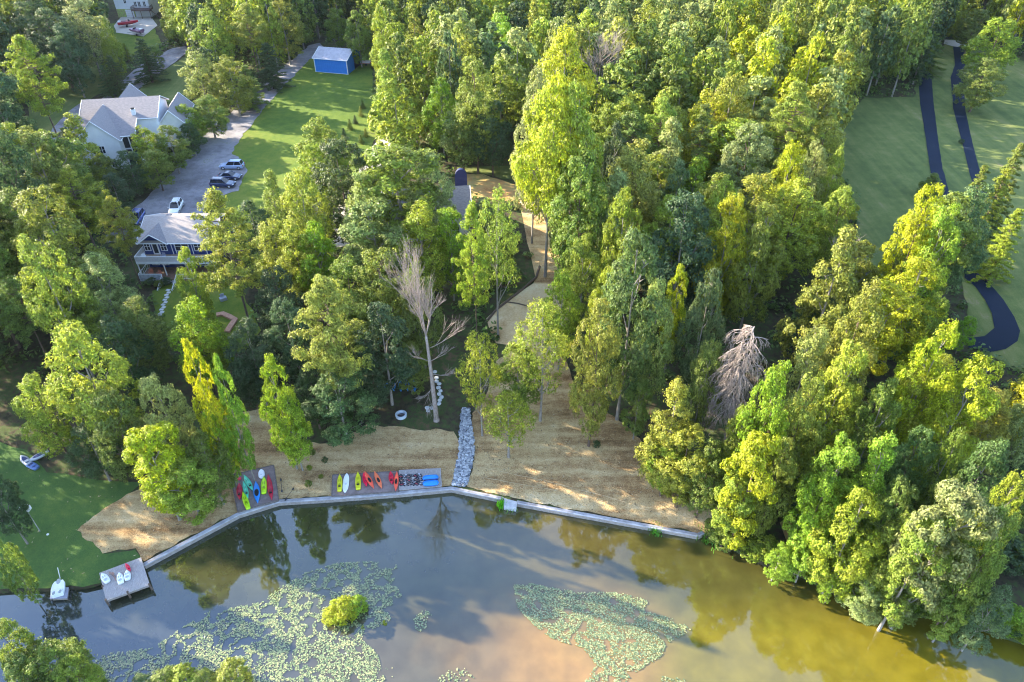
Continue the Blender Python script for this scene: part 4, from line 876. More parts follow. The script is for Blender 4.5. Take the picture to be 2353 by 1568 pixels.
# bent edging in the cabin yard
pts = [(498, 726), (512, 723), (528, 730), (541, 737), (533, 748), (522, 765)]; o = MB()
pp = [at(*q_) for q_ in pts]; base = pp[0].copy(); l_, r_ = [], []
for i, q_ in enumerate(pp):
    d = (pp[min(i + 1, 5)] - pp[max(i - 1, 0)]).normalized(); nn = Vector((-d.y, d.x, 0)) * .42; l_.append(q_ - base + nn); r_.append(q_ - base - nn)
o.loft([[(a.x, a.y, a.z), (b.x, b.y, b.z), (b.x, b.y, b.z + .3), (a.x, a.y, a.z + .3)] for a, b in zip(l_, r_)]); q = o.build('garden_wall', mat('reddish capping brick', (.42, .22, .15), .8, (.5, .3, .22), 4)); q.location = base; tag(q, 'low bent reddish garden wall in the yard below the navy cabin', 'garden wall')
q = MB().box(-.5, .5, -.35, .35, 0, .5).box(-.3, .3, .25, .35, .5, 1.0).build('garden_seat', paint('garden seat grey', (.3, .33, .42), .6)); q.location = ato(546, 733); q.rotation_euler = (0, 0, .6); tag(q, 'small blue-grey garden seat above the bent garden wall', 'garden seat')

#TREES
# ------------------------------------------------------------------ tree models
def cards(P, N, size, asp, g):
    """rhombic leaf sprays at P with normals N"""
    n = len(P); a = g.normal(size=(n, 3)); a -= (a * N).sum(1, keepdims=True) * N; a /= np.linalg.norm(a, axis=1, keepdims=True) + 1e-9
    b = np.cross(N, a); s = size * g.uniform(.55, 1.4, (n, 1)); fold = N * s * .18
    V = np.stack([P - a * s, P - b * s * asp + fold, P + a * s * 1.05, P + b * s * asp + fold], 1).reshape(-1, 3)
    return V, np.arange(4 * n).reshape(n, 4)
def unit(g, n):
    v = g.normal(size=(n, 3)); return v / np.linalg.norm(v, axis=1, keepdims=True)
def clumps_to_cards(cent, rad, dirs, nleaf, size, asp, g, flat=.8):
    n = len(cent); d = unit(g, n * nleaf); c = np.repeat(cent, nleaf, 0); r = np.repeat(rad, nleaf)[:, None]; o = np.repeat(dirs, nleaf, 0)
    d = d + o * .45; d /= np.linalg.norm(d, axis=1, keepdims=True)
    P = c + d * r * g.uniform(.3, 1.28, (n * nleaf, 1)) * np.array([1, 1, flat])
    N = d * .8 + o * .5 + np.array([0, 0, .45]) + g.normal(size=P.shape) * .45; N /= np.linalg.norm(N, axis=1, keepdims=True)
    return cards(P, N, size, asp, g)
PROF = {'oval': lambda t: math.sin(math.pi * (.12 + .83 * t) ** .9) ** .7, 'round': lambda t: math.sqrt(max(0, 1 - (2 * t - .85) ** 2 / 1.4)), 'col': lambda t: (.55 + .45 * math.sin(math.pi * t)) * (1 - t ** 4) ** .5,
        'pyr': lambda t: (1 - t) ** .75 * (.35 + min(1, t * 6) * .65) + .06, 'vase': lambda t: (.35 + .75 * t) * (1 - t ** 5) ** .5}
def crown_arr(kind, seed, low=False):
    """unit crown: height 1 maps to 20 m, width 10 m; returns verts, quads, limb ends"""
    g = np.random.default_rng(seed); Ht, Wd = 20., 10.; z0 = {'oval': .2, 'round': .18, 'col': .14, 'pyr': .1, 'vase': .14, 'pole': .42, 'open': .36}[kind] * Ht
    f = PROF['oval' if kind in ('pole', 'open') else kind]; lob = []
    nl = {'col': 17, 'pyr': 20, 'round': 13, 'vase': 12}.get(kind, 16); ph = g.uniform(0, 6.28)
    for i in range(nl):
        t = (i + g.uniform(.1, .9)) / nl; R_ = Wd / 2 * f(min(.98, t)); ph += 2.4 + g.normal() * .35
        rr = R_ * g.uniform(.5, .85); lr = max(.9, .42 * R_ * g.uniform(.75, 1.25) + .35)
        rr = max(0, min(rr, R_ * 1.12 - lr))
        lob.append((rr * math.cos(ph), rr * math.sin(ph), z0 + t * (Ht - z0) - lr * .5 * t, lr))
    lob.append((g.normal() * .4, g.normal() * .4, Ht - 1.6, 1.2 if kind in ('pyr', 'col') else 1.7))
    C_, R2, D_ = [], [], []
    for (x, y, z, r) in lob:
        nc = max(6, int((5 if low else 9) * r * r * .9 + 6)); d = unit(g, nc); d[:, 2] = d[:, 2] * .9 + .25; out = np.array([x, y, 0]); out = out / (np.linalg.norm(out) + 1e-6)
        d += out * .45; d /= np.linalg.norm(d, axis=1, keepdims=True)
        C_.append(np.array([x, y, z]) + d * r * g.uniform(.7, 1.08, (nc, 1)) * np.array([1, 1, .9])); R2.append(g.uniform(.34, .7, nc)); D_.append(d)
    C_ = np.concatenate(C_); R2 = np.concatenate(R2); D_ = np.concatenate(D_)
    tot = 4200 if low else (7000 if kind == 'open' else 19000); nleaf = max(5, tot // len(C_))
    V, Fc = clumps_to_cards(C_, R2, D_, nleaf, .36 if low else .175, .6 if low else .55, g)
    return V, Fc, lob
def pine_arr(seed, low=False, start=.42, wide=1.0, conifer=False):
    g = np.random.default_rng(seed); Ht = 20.; C_, R2, D_, br = [], [], [], []
    nb = 74 if conifer else 60
    for i in range(nb):
        t = (i + g.uniform(0, 1)) / nb; z = Ht * (start + (1 - start) * t); a = i * 2.4 + g.normal() * .3
        if conifer: ln = (1 - t) ** .85 * 3.6 + .25; dz = -.25 * ln
        else: ln = (5.0 * math.sin(math.pi * min(1, .2 + .75 * t)) ** .9 * g.uniform(.55, 1.1) * wide) * (1 - t ** 6) + .4; dz = g.uniform(-.05, .25) * ln
        br.append((a, ln, z, dz)); k = max(2, int(ln / (.75 if not conifer else .6)))
        for j in range(k):
            s = (j + 1) / k
            if not conifer and s < .35: continue
            p = np.array([math.cos(a) * ln * s, math.sin(a) * ln * s, z + dz * s * s]) + g.normal(size=3) * (.28 if not conifer else .12) * (1, 1, .5)
            C_.append(p); R2.append(g.uniform(.5, .9) if not conifer else .34 + .25 * (1 - s)); D_.append([math.cos(a) * .5, math.sin(a) * .5, .8 if not conifer else .2])
    C_, R2, D_ = np.array(C_), np.array(R2), np.array(D_)
    tot = 3800 if low else 19000; nleaf = max(4, tot // len(C_))
    V, Fc = clumps_to_cards(C_, R2, D_, nleaf, (.36 if low else .185), .38 if conifer else .42, g, .55 if not conifer else .5)
    return V, Fc, br
def trunkmb(seed, lob=None, br=None, H_=20., r0=.3, lean=.25):
    g = random.Random(seed); mb = MB(); pts, rad = [], []; ax, ay = g.uniform(-lean, lean), g.uniform(-lean, lean)
    def at_(z): return Vector((ax * math.sin(z * .25), ay * math.sin(z * .21 + .5) - ay * math.sin(.5), z))
    for i in range(9): z = H_ * .93 * i / 8; pts.append(at_(z) + Vector((0, 0, -.4 if i == 0 else 0))); rad.append(r0 * (1.25 if i == 0 else 1) * (1 - .86 * i / 8))
    mb.tube(pts, rad, 7)
    if lob:
        for (x, y, z, r) in lob[::2]:
            zb = max(H_ * .16, z - math.hypot(x, y) * .9 - 1.2); p = at_(zb); e = Vector((x, y, z)); m_ = p.lerp(e, .5) + Vector((0, 0, -.3 + g.uniform(-.3, .3)))
            mb.tube([p, m_, e], [r0 * .42 * (1 - zb / H_ * .5), r0 * .28, .04], 5)
            for _ in range(3):
                q = m_.lerp(e, g.uniform(.2, .8)); mb.tube([q, q + Vector((g.uniform(-1, 1), g.uniform(-1, 1), g.uniform(.2, 1.1))) * r * .6], [.06, .015], 4)
    if br:
        for (a, ln, z, dz) in br: p = at_(z * .98); mb.tube([p, p + Vector((math.cos(a) * ln * .5, math.sin(a) * ln * .5, dz * .3)), Vector((math.cos(a) * ln, math.sin(a) * ln, z + dz))], [.07, .05, .015], 4)
    return mb
PROTO = {}; WID = {}
def proto(kind, k):
    if (kind, k) in PROTO: return PROTO[(kind, k)]
    sd = hash((len(kind), ord(kind[0]), ord(kind[1]), k)) % 9973
    if kind in ('pine', 'cedar'):
        V, Fc, br = pine_arr(sd, start=(.38 if k % 2 else .48) if kind == 'pine' else .06, conifer=kind == 'cedar'); tm = trunkmb(sd, br=br, r0=.24, lean=.35 if kind == 'pine' else .05)
    else:
        V, Fc, lob = crown_arr(kind, sd); tm = trunkmb(sd, lob=lob, r0=.27)
    WID[(kind, k)] = 2 * np.percentile(np.hypot(V[:, 0], V[:, 1]), 96)
    cm = rawmesh('crown', V, Fc, [m_leaf], link=False)
    to = tm.build('trunk', m_barkb if kind in ('pine', 'cedar') or k % 3 == 1 else m_barkg); me = to.data; bpy.data.objects.remove(to)
    PROTO[(kind, k)] = (cm, me); return PROTO[(kind, k)]
NV = {'oval': 5, 'round': 4, 'col': 4, 'pyr': 4, 'vase': 3, 'pine': 5, 'cedar': 3, 'pole': 2, 'open': 3}
W0 = {'oval': 10.2, 'round': 10.5, 'col': 9.4, 'pyr': 9.6, 'vase': 10, 'pine': 9.0, 'cedar': 7.0, 'pole': 10}
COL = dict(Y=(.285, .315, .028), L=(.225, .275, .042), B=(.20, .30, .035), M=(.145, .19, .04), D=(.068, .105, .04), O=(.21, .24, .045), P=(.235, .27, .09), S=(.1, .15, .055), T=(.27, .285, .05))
CN = dict(Y='bright yellow-green', L='lime-green', B='vivid green', M='mid-green', D='dark green', O='olive-yellow', P='pale grey-green', S='blue-green', T='yellowish')
KN = dict(oval='leafy tree', round='round-crowned tree', col='tall narrow tree', pyr='pointed leafy tree', vase='spreading tree', pine='pine', cedar='conifer', pole='high-crowned tree', open='open-crowned tree')
NM = dict(pine='pine_tree', cedar='conifer_tree')
PLACED = []
def tree(X, Y, Ht, Wm, kind, col, label, group='woodland trees', k=None, cvar=.14):
    rnd = random.Random(zlib.crc32(('%d %d %s' % (X * 2, Y * 2, kind)).encode())); k = rnd.randrange(NV[kind]) if k is None else k; cm, tm = proto(kind, k); z = H(X, Y) - .05
    if Y < shore(X): z = -.3
    rt = empty(NM.get(kind, 'broadleaf_tree'), (X, Y, z), rnd.uniform(0, 6.28), label, 'tree', group)
    sxy = Wm / WID[(kind, k)]; rt.scale = (sxy, sxy, Ht / 20.)
    c = COL[col]; f = 1 + rnd.uniform(-cvar, cvar); cc = (min(1, c[0] * f * (1 + rnd.uniform(-.1, .1))), min(1, c[1] * f), c[2] * f * (1 + rnd.uniform(-.2, .2)), 1)
    t = bpy.data.objects.new('trunk', tm); C.objects.link(t); t.parent = rt
    q = bpy.data.objects.new('crown', cm); C.objects.link(q); q.parent = rt; q.color = cc
    PLACED.append((X, Y, Wm, Ht)); return rt
def solve(xt, yt, yb):
    """top pixel and ground row -> X, Y, height"""
    X = 0.0
    for _ in range(6):
        u = CX + (xt - CX) * 1.0; z = 3.0
        for _ in range(12): p = atz(xt, yb, z); z = H(X, p.y)
        Y = p.y; r = (CY - yt) / F; q = Y * (r * ct - st) / (ct + r * st); fw = Y * ct - q * st; X = (xt - CX) / F * fw
    return X, Y, q + CAMZ - H(X, Y), fw
LM = [  # top x, top y, base row, crown width px, kind, colour, label
 (40, 85, 395, 115, 'pine', 'L', 'tall lime pine at the upper left edge beside the white house lawn'),
 (235, 42, 197, 42, 'col', 'L', 'slender bright lime tree leaning over the conifers behind the white house'),
 (250, 128, 218, 60, 'cedar', 'D', 'dark conifer at the foot of the slender lime tree'),
 (232, 150, 222, 45, 'cedar', 'S', 'small dark conifer at the lawn edge left of the slender lime tree'),
 (320, 88, 190, 70, 'cedar', 'D', 'dark conifer between the upper drive and the parked boats'),
 (345, 105, 165, 45, 'round', 'M', 'low bushy tree beside the upper gravel drive'),
 (170, -10, 180, 110, 'oval', 'P', 'pale grey-green tree at top left, left of the slender lime tree'),
 (100, 20, 210, 120, 'oval', 'D', 'big dark tree at top left above the lawn'), (55, -15, 180, 120, 'oval', 'D', 'dark tree in the top left corner above the tall pine'),
 (135, 60, 225, 80, 'round', 'D', 'dark rounded tree at the upper end of the left lawn'),
 (156, 262, 440, 98, 'pyr', 'L', 'yellow-lime pointed tree in front of the left corner of the white house'),
 (40, 330, 480, 115, 'oval', 'L', 'lime-green leafy tree at the left edge below the tall pine'), (100, 385, 520, 90, 'oval', 'M', 'mid-green leafy tree left of the two mid-left pines'),
 (150, 395, 590, 125, 'pine', 'L', 'yellow-green pine with a visible trunk, left of the navy cabin and farther from it'),
 (250, 455, 665, 90, 'pine', 'O', 'olive pine directly left of the navy cabin'),
 (75, 575, 800, 150, 'oval', 'M', 'broad mid-green tree at the left edge, level with the cabin porch'),
 (208, 590, 800, 140, 'oval', 'P', 'pale grey-green tree below the olive pine left of the cabin'), (300, 690, 870, 120, 'oval', 'M', 'mid-green tree just below the cabin porch on the left'),
 (20, 640, 860, 110, 'pine', 'M', 'green pine at the left edge below the cabin level'), (250, 735, 930, 130, 'round', 'D', 'dark rounded tree between the broad lime tree and the pale trees'),
 (150, 745, 1060, 185, 'oval', 'L', 'very broad lime-green tree above the left lawn'), (60, 865, 1060, 120, 'oval', 'L', 'lime-green tree hanging over the stored boats at the left lawn'),
 (235, 900, 1110, 120, 'round', 'M', 'mid-green rounded tree at the lawn edge'), (190, 980, 1105, 110, 'round', 'D', 'dark shady tree over the stored boats'),
 (345, 862, 1090, 125, 'oval', 'P', 'pale grey-green tree left of the brilliant yellow-green tree'),
 (425, 775, 1120, 75, 'col', 'Y', 'brilliant yellow-green narrow tree, the taller of the twin tops'), (492, 815, 1110, 60, 'col', 'B', 'green narrow tree right beside the brilliant yellow-green one'),
 (478, 940, 1130, 62, 'oval', 'B', 'vivid green tree above the left kayak platform'),
 (322, 985, 1195, 130, 'vase', 'Y', 'feathery yellow-green tree leaning over the left straw bank'), (410, 1060, 1195, 130, 'vase', 'L', 'spreading lime tree at the tip of the left straw bank'), (455, 1000, 1160, 100, 'round', 'M', 'mid-green tree behind the left straw bank'),
 (612, 812, 1078, 92, 'col', 'B', 'vivid green column tree right behind the left kayak platform'), (650, 905, 1082, 80, 'oval', 'B', 'leafy green tree between the two kayak platforms'),
 (490, 442, 778, 150, 'pine', 'L', 'tall pine with a long bare trunk right of the navy cabin'),
 (416, 565, 765, 72, 'col', 'L', 'slim green tree in front of the cabin steps'), (430, 690, 900, 125, 'oval', 'B', 'green tree below the cabin steps'),
 (452, 740, 900, 80, 'oval', 'L', 'lime tree left of the bent garden wall'),
 (615, 395, 600, 92, 'pyr', 'O', 'dense olive tree at the lower edge of the main lawn'), (672, 440, 600, 70, 'oval', 'M', 'mid-green tree right of the dense olive tree'), (620, 505, 690, 110, 'oval', 'L', 'lime-green tree right of the cabin pine'),
 (665, 510, 720, 110, 'col', 'L', 'lime tree below the lone lawn oak'), (715, 515, 720, 110, 'oval', 'B', 'vivid green tree left of the pale parking pad'),
 (722, 272, 470, 112, 'oval', 'L', 'lone leafy oak standing in the main lawn'), (762, 315, 468, 85, 'round', 'L', 'rounded tree joined to the right side of the lone lawn oak'),
 (738, 640, 972, 172, 'pine', 'O', 'large olive-yellow pine with a bare lower trunk, left of the bleached dead tree'),
 (625, 615, 820, 110, 'oval', 'D', 'dark tree in the shade right of the cabin pine trunk'), (560, 740, 930, 120, 'round', 'D', 'dark tree above the gap in the straw bank'), (650, 690, 900, 120, 'oval', 'D', 'dark tree left of the large olive pine'),
 (560, 830, 940, 70, 'round', 'D', 'small dark tree left of the vivid column tree'),
 (905, 335, 610, 190, 'vase', 'L', 'broad lime oak in front of the grey-roofed house'), (985, 345, 600, 110, 'oval', 'P', 'pale leafy tree at the right part of the grey roof'), (830, 395, 640, 110, 'oval', 'P', 'pale green tree left of the broad lime oak'),
 (850, 470, 700, 150, 'vase', 'P', 'pale spreading tree below the broad lime oak'), (960, 470, 700, 140, 'oval', 'L', 'lime tree below the grey roof'), (1030, 475, 690, 90, 'round', 'B', 'vivid green tree below the right end of the grey roof'),
 (790, 590, 800, 130, 'oval', 'M', 'mid-green tree above the large olive pine'), (860, 575, 810, 150, 'oval', 'O', 'olive tree left of the bleached dead tree top'), (955, 610, 850, 100, 'oval', 'M', 'mid-green tree behind the bleached dead tree'),
 (870, 700, 930, 150, 'round', 'D', 'dark rounded tree left of the bleached trunk'), (770, 860, 1012, 165, 'round', 'S', 'dark shrubby tree at the foot of the large olive pine'), (935, 790, 905, 90, 'round', 'M', 'green low tree above the blue kayaks'), (705, 850, 985, 90, 'round', 'D', 'dark low tree left of the foot of the large olive pine'), (830, 800, 940, 110, 'round', 'D', 'dark tree between the large pine and the blue kayaks'),
 (1140, 437, 780, 115, 'open', 'L', 'open-crowned lime tree with a bare trunk above the sandy path'), (1082, 470, 820, 85, 'pine', 'L', 'thin pine with a dark trunk right of the bleached dead tree'),
 (1100, 765, 1002, 100, 'open', 'L', 'slender lime tree at the top of the stone channel'), (1168, 905, 1052, 115, 'open', 'L', 'small leafy tree standing on the straw right of the stone channel'), (1190, 790, 960, 110, 'oval', 'M', 'mid-green tree behind the small straw-bank tree'),
 (1250, 690, 968, 140, 'open', 'L', 'lime tree with a visible grey trunk in the middle of the straw bank'), (1295, 620, 850, 100, 'oval', 'L', 'lime tree right of the sandy path'),
 (1383, 690, 1026, 125, 'oval', 'O', 'olive-yellow tree with a grey trunk at the right part of the straw bank'), (1345, 545, 790, 100, 'oval', 'O', 'olive tree right of the bare pole trunk'),
 (1470, 535, 965, 165, 'oval', 'S', 'big blue-green tree right of the olive tree'), (1400, 610, 900, 90, 'oval', 'L', 'lime tree in front of the big blue-green tree'), (1520, 640, 960, 110, 'oval', 'P', 'pale green tree at the right flank of the big blue-green tree'), (1440, 440, 760, 110, 'oval', 'L', 'yellow-lime tree behind the big blue-green tree'),
 (1568, 605, 860, 68, 'col', 'Y', 'narrow yellow-green tree right of the big blue-green tree'),
 (1268, 175, 637, 165, 'pole', 'Y', 'very tall yellow-green tree on a long bare trunk beside the straw trail'), (1330, 190, 640, 150, 'oval', 'L', 'tall leafy tree right of the bare pole trunk'), (1230, 160, 560, 100, 'oval', 'P', 'tall pale tree left of the very tall yellow-green one'), (1340, 350, 700, 150, 'oval', 'M', 'mid-green tree right of the straw trail'), (1300, 60, 430, 150, 'oval', 'Y', 'bright tall tree behind the very tall yellow-green one'),
 (1562, 880, 1125, 150, 'pyr', 'T', 'pointed golden-green tree at the right end of the straw bank'), (1590, 990, 1165, 120, 'vase', 'O', 'olive tree leaning over the right straw bank'), (1540, 1020, 1140, 90, 'vase', 'L', 'lime tree whose low branch hangs over the straw'), (1640, 1020, 1190, 100, 'oval', 'M', 'green tree at the right edge of the straw bank'), (1475, 870, 1010, 70, 'round', 'M', 'small green tree in the shade above the right straw bank'),
 (1795, 838, 1180, 125, 'oval', 'B', 'tall bright lime tree just right of the grey tangled dead tree'), (1755, 1000, 1270, 130, 'vase', 'Y', 'bright yellow-green tree overhanging the end of the sea wall'), (1700, 1100, 1262, 90, 'vase', 'L', 'lime tree drooping over the water past the wall end'), (1720, 930, 1160, 90, 'oval', 'M', 'mid-green tree under the grey tangled dead tree'),
 (1640, 620, 960, 110, 'oval', 'D', 'dark tree left of the grey tangled dead tree'), (1640, 780, 1040, 90, 'oval', 'M', 'green tree below the dark one by the grey tangled tree'),
 (1690, 450, 770, 110, 'oval', 'Y', 'yellow tree right of the vivid feathery tree'), (1605, 362, 560, 115, 'pyr', 'B', 'vivid green feathery tree in the middle of the wood'), (1650, 400, 600, 80, 'pyr', 'B', 'second vivid feathery tree, right of the first'),
 (1770, 470, 780, 120, 'oval', 'O', 'olive-yellow tree in the right wood'), (1880, 330, 590, 90, 'oval', 'P', 'pale tree at the left edge of the right meadow'), (1935, 335, 600, 60, 'col', 'L', 'slender lime tree at the meadow edge'), (1830, 325, 600, 95, 'oval', 'Y', 'yellow-green tree near the meadow edge'), (1945, 425, 650, 90, 'oval', 'L', 'lime tree jutting into the meadow'), (1990, 560, 760, 90, 'vase', 'O', 'thin olive tree at the lower end of the meadow'),
 (2150, 425, 740, 110, 'oval', 'Y', 'bright yellow-green tree between the meadow and the road bend'), (2190, 475, 770, 105, 'oval', 'B', 'vivid lime tree above the road bend'), (2125, 600, 850, 150, 'oval', 'Y', 'bright broad tree left of the road bend'), (2060, 655, 900, 120, 'vase', 'Y', 'yellow spreading tree left of the road bend'), (2165, 680, 880, 85, 'oval', 'L', 'lime tree at the inside of the road bend'), (2235, 730, 812, 50, 'round', 'B', 'small green bush tree at the inner kerb of the road bend'),
 (2180, 750, 1080, 140, 'round', 'Y', 'big brilliant yellow tree below the road bend'), (2270, 820, 1120, 150, 'round', 'Y', 'brilliant yellow tree, lower right of the big brilliant one'), (2120, 860, 1090, 110, 'oval', 'L', 'lime tree left of the big brilliant yellow tree'),
 (2150, 398, 452, 55, 'pyr', 'M', 'small green pointed tree between the two roads'),
 (2268, 378, 600, 80, 'cedar', 'M', 'conifer right of the two roads, nearest the asphalt'), (2318, 385, 600, 85, 'cedar', 'L', 'conifer at the right, second from the road'), (2350, 330, 560, 90, 'cedar', 'M', 'conifer at the right edge above the others'), (2345, 480, 645, 85, 'cedar', 'L', 'large conifer at the right edge beside the road bend'), (2290, 450, 570, 70, 'cedar', 'D', 'dark conifer in the shaded row by the road bend'),
 (2150, 72, 166, 85, 'cedar', 'M', 'dense dark-green conifer between the tops of the two roads'), (2275, 135, 258, 105, 'oval', 'M', 'rounded tree right of the outer road'), (2310, 40, 200, 110, 'oval', 'L', 'large lime tree at the top right'), (2255, 20, 130, 70, 'oval', 'M', 'mid-green tree at top right above the road link'), (2200, -20, 100, 70, 'oval', 'O', 'olive tree above the road link'),
 (1998, 1335, 1424, 112, 'round', 'P', 'low pale rounded willow at the right bank water edge'), (2085, 1370, 1440, 70, 'round', 'M', 'small green bush tree right of the pale willow'),
 (2050, 1005, 1290, 130, 'pyr', 'B', 'bright star-shaped lime tree in the lower right wood'), (2230, 1130, 1450, 165, 'vase', 'P', 'pale tall tree leaning over the water at lower right'), (2160, 1200, 1460, 120, 'vase', 'L', 'lime tree over the water right of the pale willow'), (1950, 1010, 1280, 130, 'oval', 'B', 'green tree left of the star-shaped lime tree'), (1990, 1140, 1370, 150, 'oval', 'L', 'broad lime tree above the pale willow'), (1880, 1210, 1345, 100, 'round', 'B', 'green low tree on the right bank'), (2090, 1190, 1400, 110, 'oval', 'L', 'lime tree behind the pale willow'), (1812, 1010, 1250, 95, 'oval', 'M', 'mid-green tree in the shade right of the tall bright lime tree'), (1870, 870, 1170, 120, 'oval', 'O', 'olive tree between the tangled dead tree and the brilliant yellow ones'), (1965, 790, 1120, 130, 'oval', 'L', 'broad lime tree left of the big brilliant yellow tree, higher up'), (1880, 755, 1060, 125, 'oval', 'P', 'pale olive tree right of the grey tangled dead tree'),
 (2050, 880, 1160, 110, 'oval', 'M', 'mid-green tree behind the star-shaped lime tree'), (2130, 985, 1230, 105, 'oval', 'S', 'blue-green tree right of the star-shaped lime tree'), (1905, 1095, 1310, 105, 'oval', 'B', 'vivid green tree above the green bank bushes'), (2085, 1105, 1340, 110, 'round', 'M', 'rounded green tree directly below the star-shaped lime tree'), (2300, 1010, 1300, 120, 'oval', 'S', 'blue-green tree at the right edge below the brilliant trees'), (2350, 1090, 1380, 100, 'oval', 'L', 'lime tree cut by the right edge near the water'), (2215, 985, 1250, 95, 'oval', 'M', 'mid-green tree under the brilliant yellow trees'), (2010, 1245, 1395, 95, 'round', 'L', 'low lime tree just behind the pale willow'),
 (2320, 1180, 1480, 110, 'oval', 'M', 'mid-green tree at the lower right corner'), (1935, 1300, 1395, 70, 'round', 'B', 'green bank bush tree left of the pale willow'), (1800, 1260, 1345, 65, 'round', 'B', 'green bush tree on the bank past the wall end'), (2300, 1370, 1512, 95, 'round', 'S', 'dark bush tree at the lower right water edge'), (2200, 1390, 1490, 60, 'vase', 'L', 'small lime tree over the water at lower right'),
 (-14, 1240, 1400, 62, 'round', 'M', 'dark green tree at the left edge of the lawn by the water'), (-62, 1060, 1250, 90, 'oval', 'D', 'dark tree cut by the left edge above the lawn'),
 (5, 1455, 1600, 100, 'round', 'M', 'mid-green tree in the lower left corner'), (100, 1512, 1620, 150, 'round', 'M', 'round leafy bush tree at the bottom edge left of the lily pads'), (40, 1530, 1640, 90, 'round', 'S', 'blue-green bush tree at the bottom left corner'), (165, 1540, 1640, 90, 'round', 'L', 'lime bush at the bottom edge beside the lily pads'),
 (815, 22, 155, 62, 'col', 'M', 'green tree behind the blue shed'), (870, 14, 240, 68, 'col', 'L', 'tall lime tree right of the blue shed'), (880, 110, 340, 80, 'pyr', 'L', 'lime tree right of the blue shed, lower than the tall one'), (890, 190, 320, 80, 'pine', 'M', 'pine beside the pale drive at the lawn edge'), (960, 45, 200, 55, 'pyr', 'T', 'golden pointed tree right of the tall lime tree'), (1010, 180, 360, 90, 'oval', 'B', 'vivid green tree right of the lawn edge pine'), (1090, 130, 400, 110, 'oval', 'O', 'tall olive tree above the clearing'), (1150, 30, 260, 100, 'oval', 'B', 'vivid green tree at top centre'), (1060, 20, 220, 80, 'col', 'L', 'lime narrow tree at top centre left'),
 (770, 20, 120, 60, 'oval', 'M', 'mid-green tree above the end of the gravel drive'), (1130, 230, 405, 90, 'oval', 'D', 'dark-trunked tree beside the small clearing'), (950, 230, 330, 90, 'oval', 'L', 'lime tree above the broad lime oak'), (1060, 240, 400, 100, 'oval', 'M', 'mid-green tree left of the dark-trunked one'),
 (470, 20, 200, 85, 'oval', 'L', 'lime tree at the top of the hedge belt'), (640, 0, 150, 90, 'oval', 'O', 'olive tree at the top end of the gravel drive'), (560, 10, 190, 80, 'pine', 'O', 'olive pine in the belt left of the gravel drive'), (400, 0, 110, 70, 'oval', 'L', 'lime tree between the far house and the belt'), (375, -10, 95, 50, 'pyr', 'L', 'lime pointed tree right of the far house'),
 (445, 120, 260, 90, 'oval', 'P', 'pale tree at the top of the belt beside the upper drive'), (520, 130, 270, 90, 'oval', 'O', 'olive tree in the middle of the belt'), (610, 100, 205, 80, 'cedar', 'D', 'dark conifer at the drive side of the belt'), (560, 150, 250, 80, 'cedar', 'M', 'conifer lower down the belt by the drive'), (350, 245, 350, 55, 'pyr', 'L', 'small lime tree in front of the right wing of the white house'), (415, 240, 340, 80, 'oval', 'L', 'lime tree right of the white house'), (470, 220, 320, 80, 'oval', 'M', 'mid-green belt tree right of the white house'), (322, 292, 405, 68, 'oval', 'L', 'lime tree before the porch of the white house'), (380, 290, 400, 85, 'oval', 'M', 'mid-green hedge tree below the white house'), (225, 360, 440, 70, 'round', 'M', 'mid-green low tree below the white house gable'), (285, 345, 450, 70, 'round', 'D', 'dark hedge tree below the porch'), (345, 345, 440, 75, 'round', 'M', 'hedge tree above the lamp post'), (250, 400, 500, 70, 'round', 'D', 'dark hedge tree left of the gravel lot'), (430, 285, 360, 60, 'round', 'D', 'dark hedge bush by the black car'),
]
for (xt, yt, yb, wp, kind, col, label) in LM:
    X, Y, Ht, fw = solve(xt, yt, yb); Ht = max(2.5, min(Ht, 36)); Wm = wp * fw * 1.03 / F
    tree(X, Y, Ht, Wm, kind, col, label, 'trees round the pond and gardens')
SPOTS = [('the blue shed', 770, 140), ('the white house', 290, 270), ('the navy cabin', 380, 560), ('the grey roof', 1000, 440), ('the bleached tree', 990, 640), ('the tangled dead tree', 1715, 820), ('the right meadow', 2020, 400),
 ('the outer road', 2215, 230), ('the road bend', 2300, 720), ('the far house', 300, 20), ('the sandy path', 1190, 710), ('the tall bare pole trunk', 1257, 520), ('the pale bank willow', 1998, 1380), ('the brilliant yellow tree', 2190, 850), ('the feathery trees', 1610, 430),
 ('the big blue-green tree', 1470, 700), ('the golden-green tree', 1562, 980), ('the top right corner', 2340, 20), ('the leafless top tree', 1390, 160), ('the black shaded car', 502, 290), ('the cabin pine', 490, 600), ('the large olive pine', 738, 780), ('the twin narrow tops', 455, 880), ('the lone lawn oak', 722, 360), ('the lawn evergreens', 870, 310), ('the star-shaped tree', 2050, 1100), ('the upper gravel drive', 400, 150), ('the left edge pine', 40, 200), ('the straw trail', 1250, 580), ('the two roads', 2170, 330), ('the tree by the shed', 880, 80), ('the meadow edge', 1900, 450), ('the stored boats', 80, 1065), ('the sea wall end', 1615, 1225), ('the water corner', 2340, 1460), ('the mid bank', 2150, 1330), ('the half-bare tree', 1965, 600)]
ORD = ['leftmost', 'second from left', 'third from left', 'fourth from left', 'fifth from left', 'sixth from left', 'seventh from left', 'eighth from left', 'ninth from left', 'tenth from left']
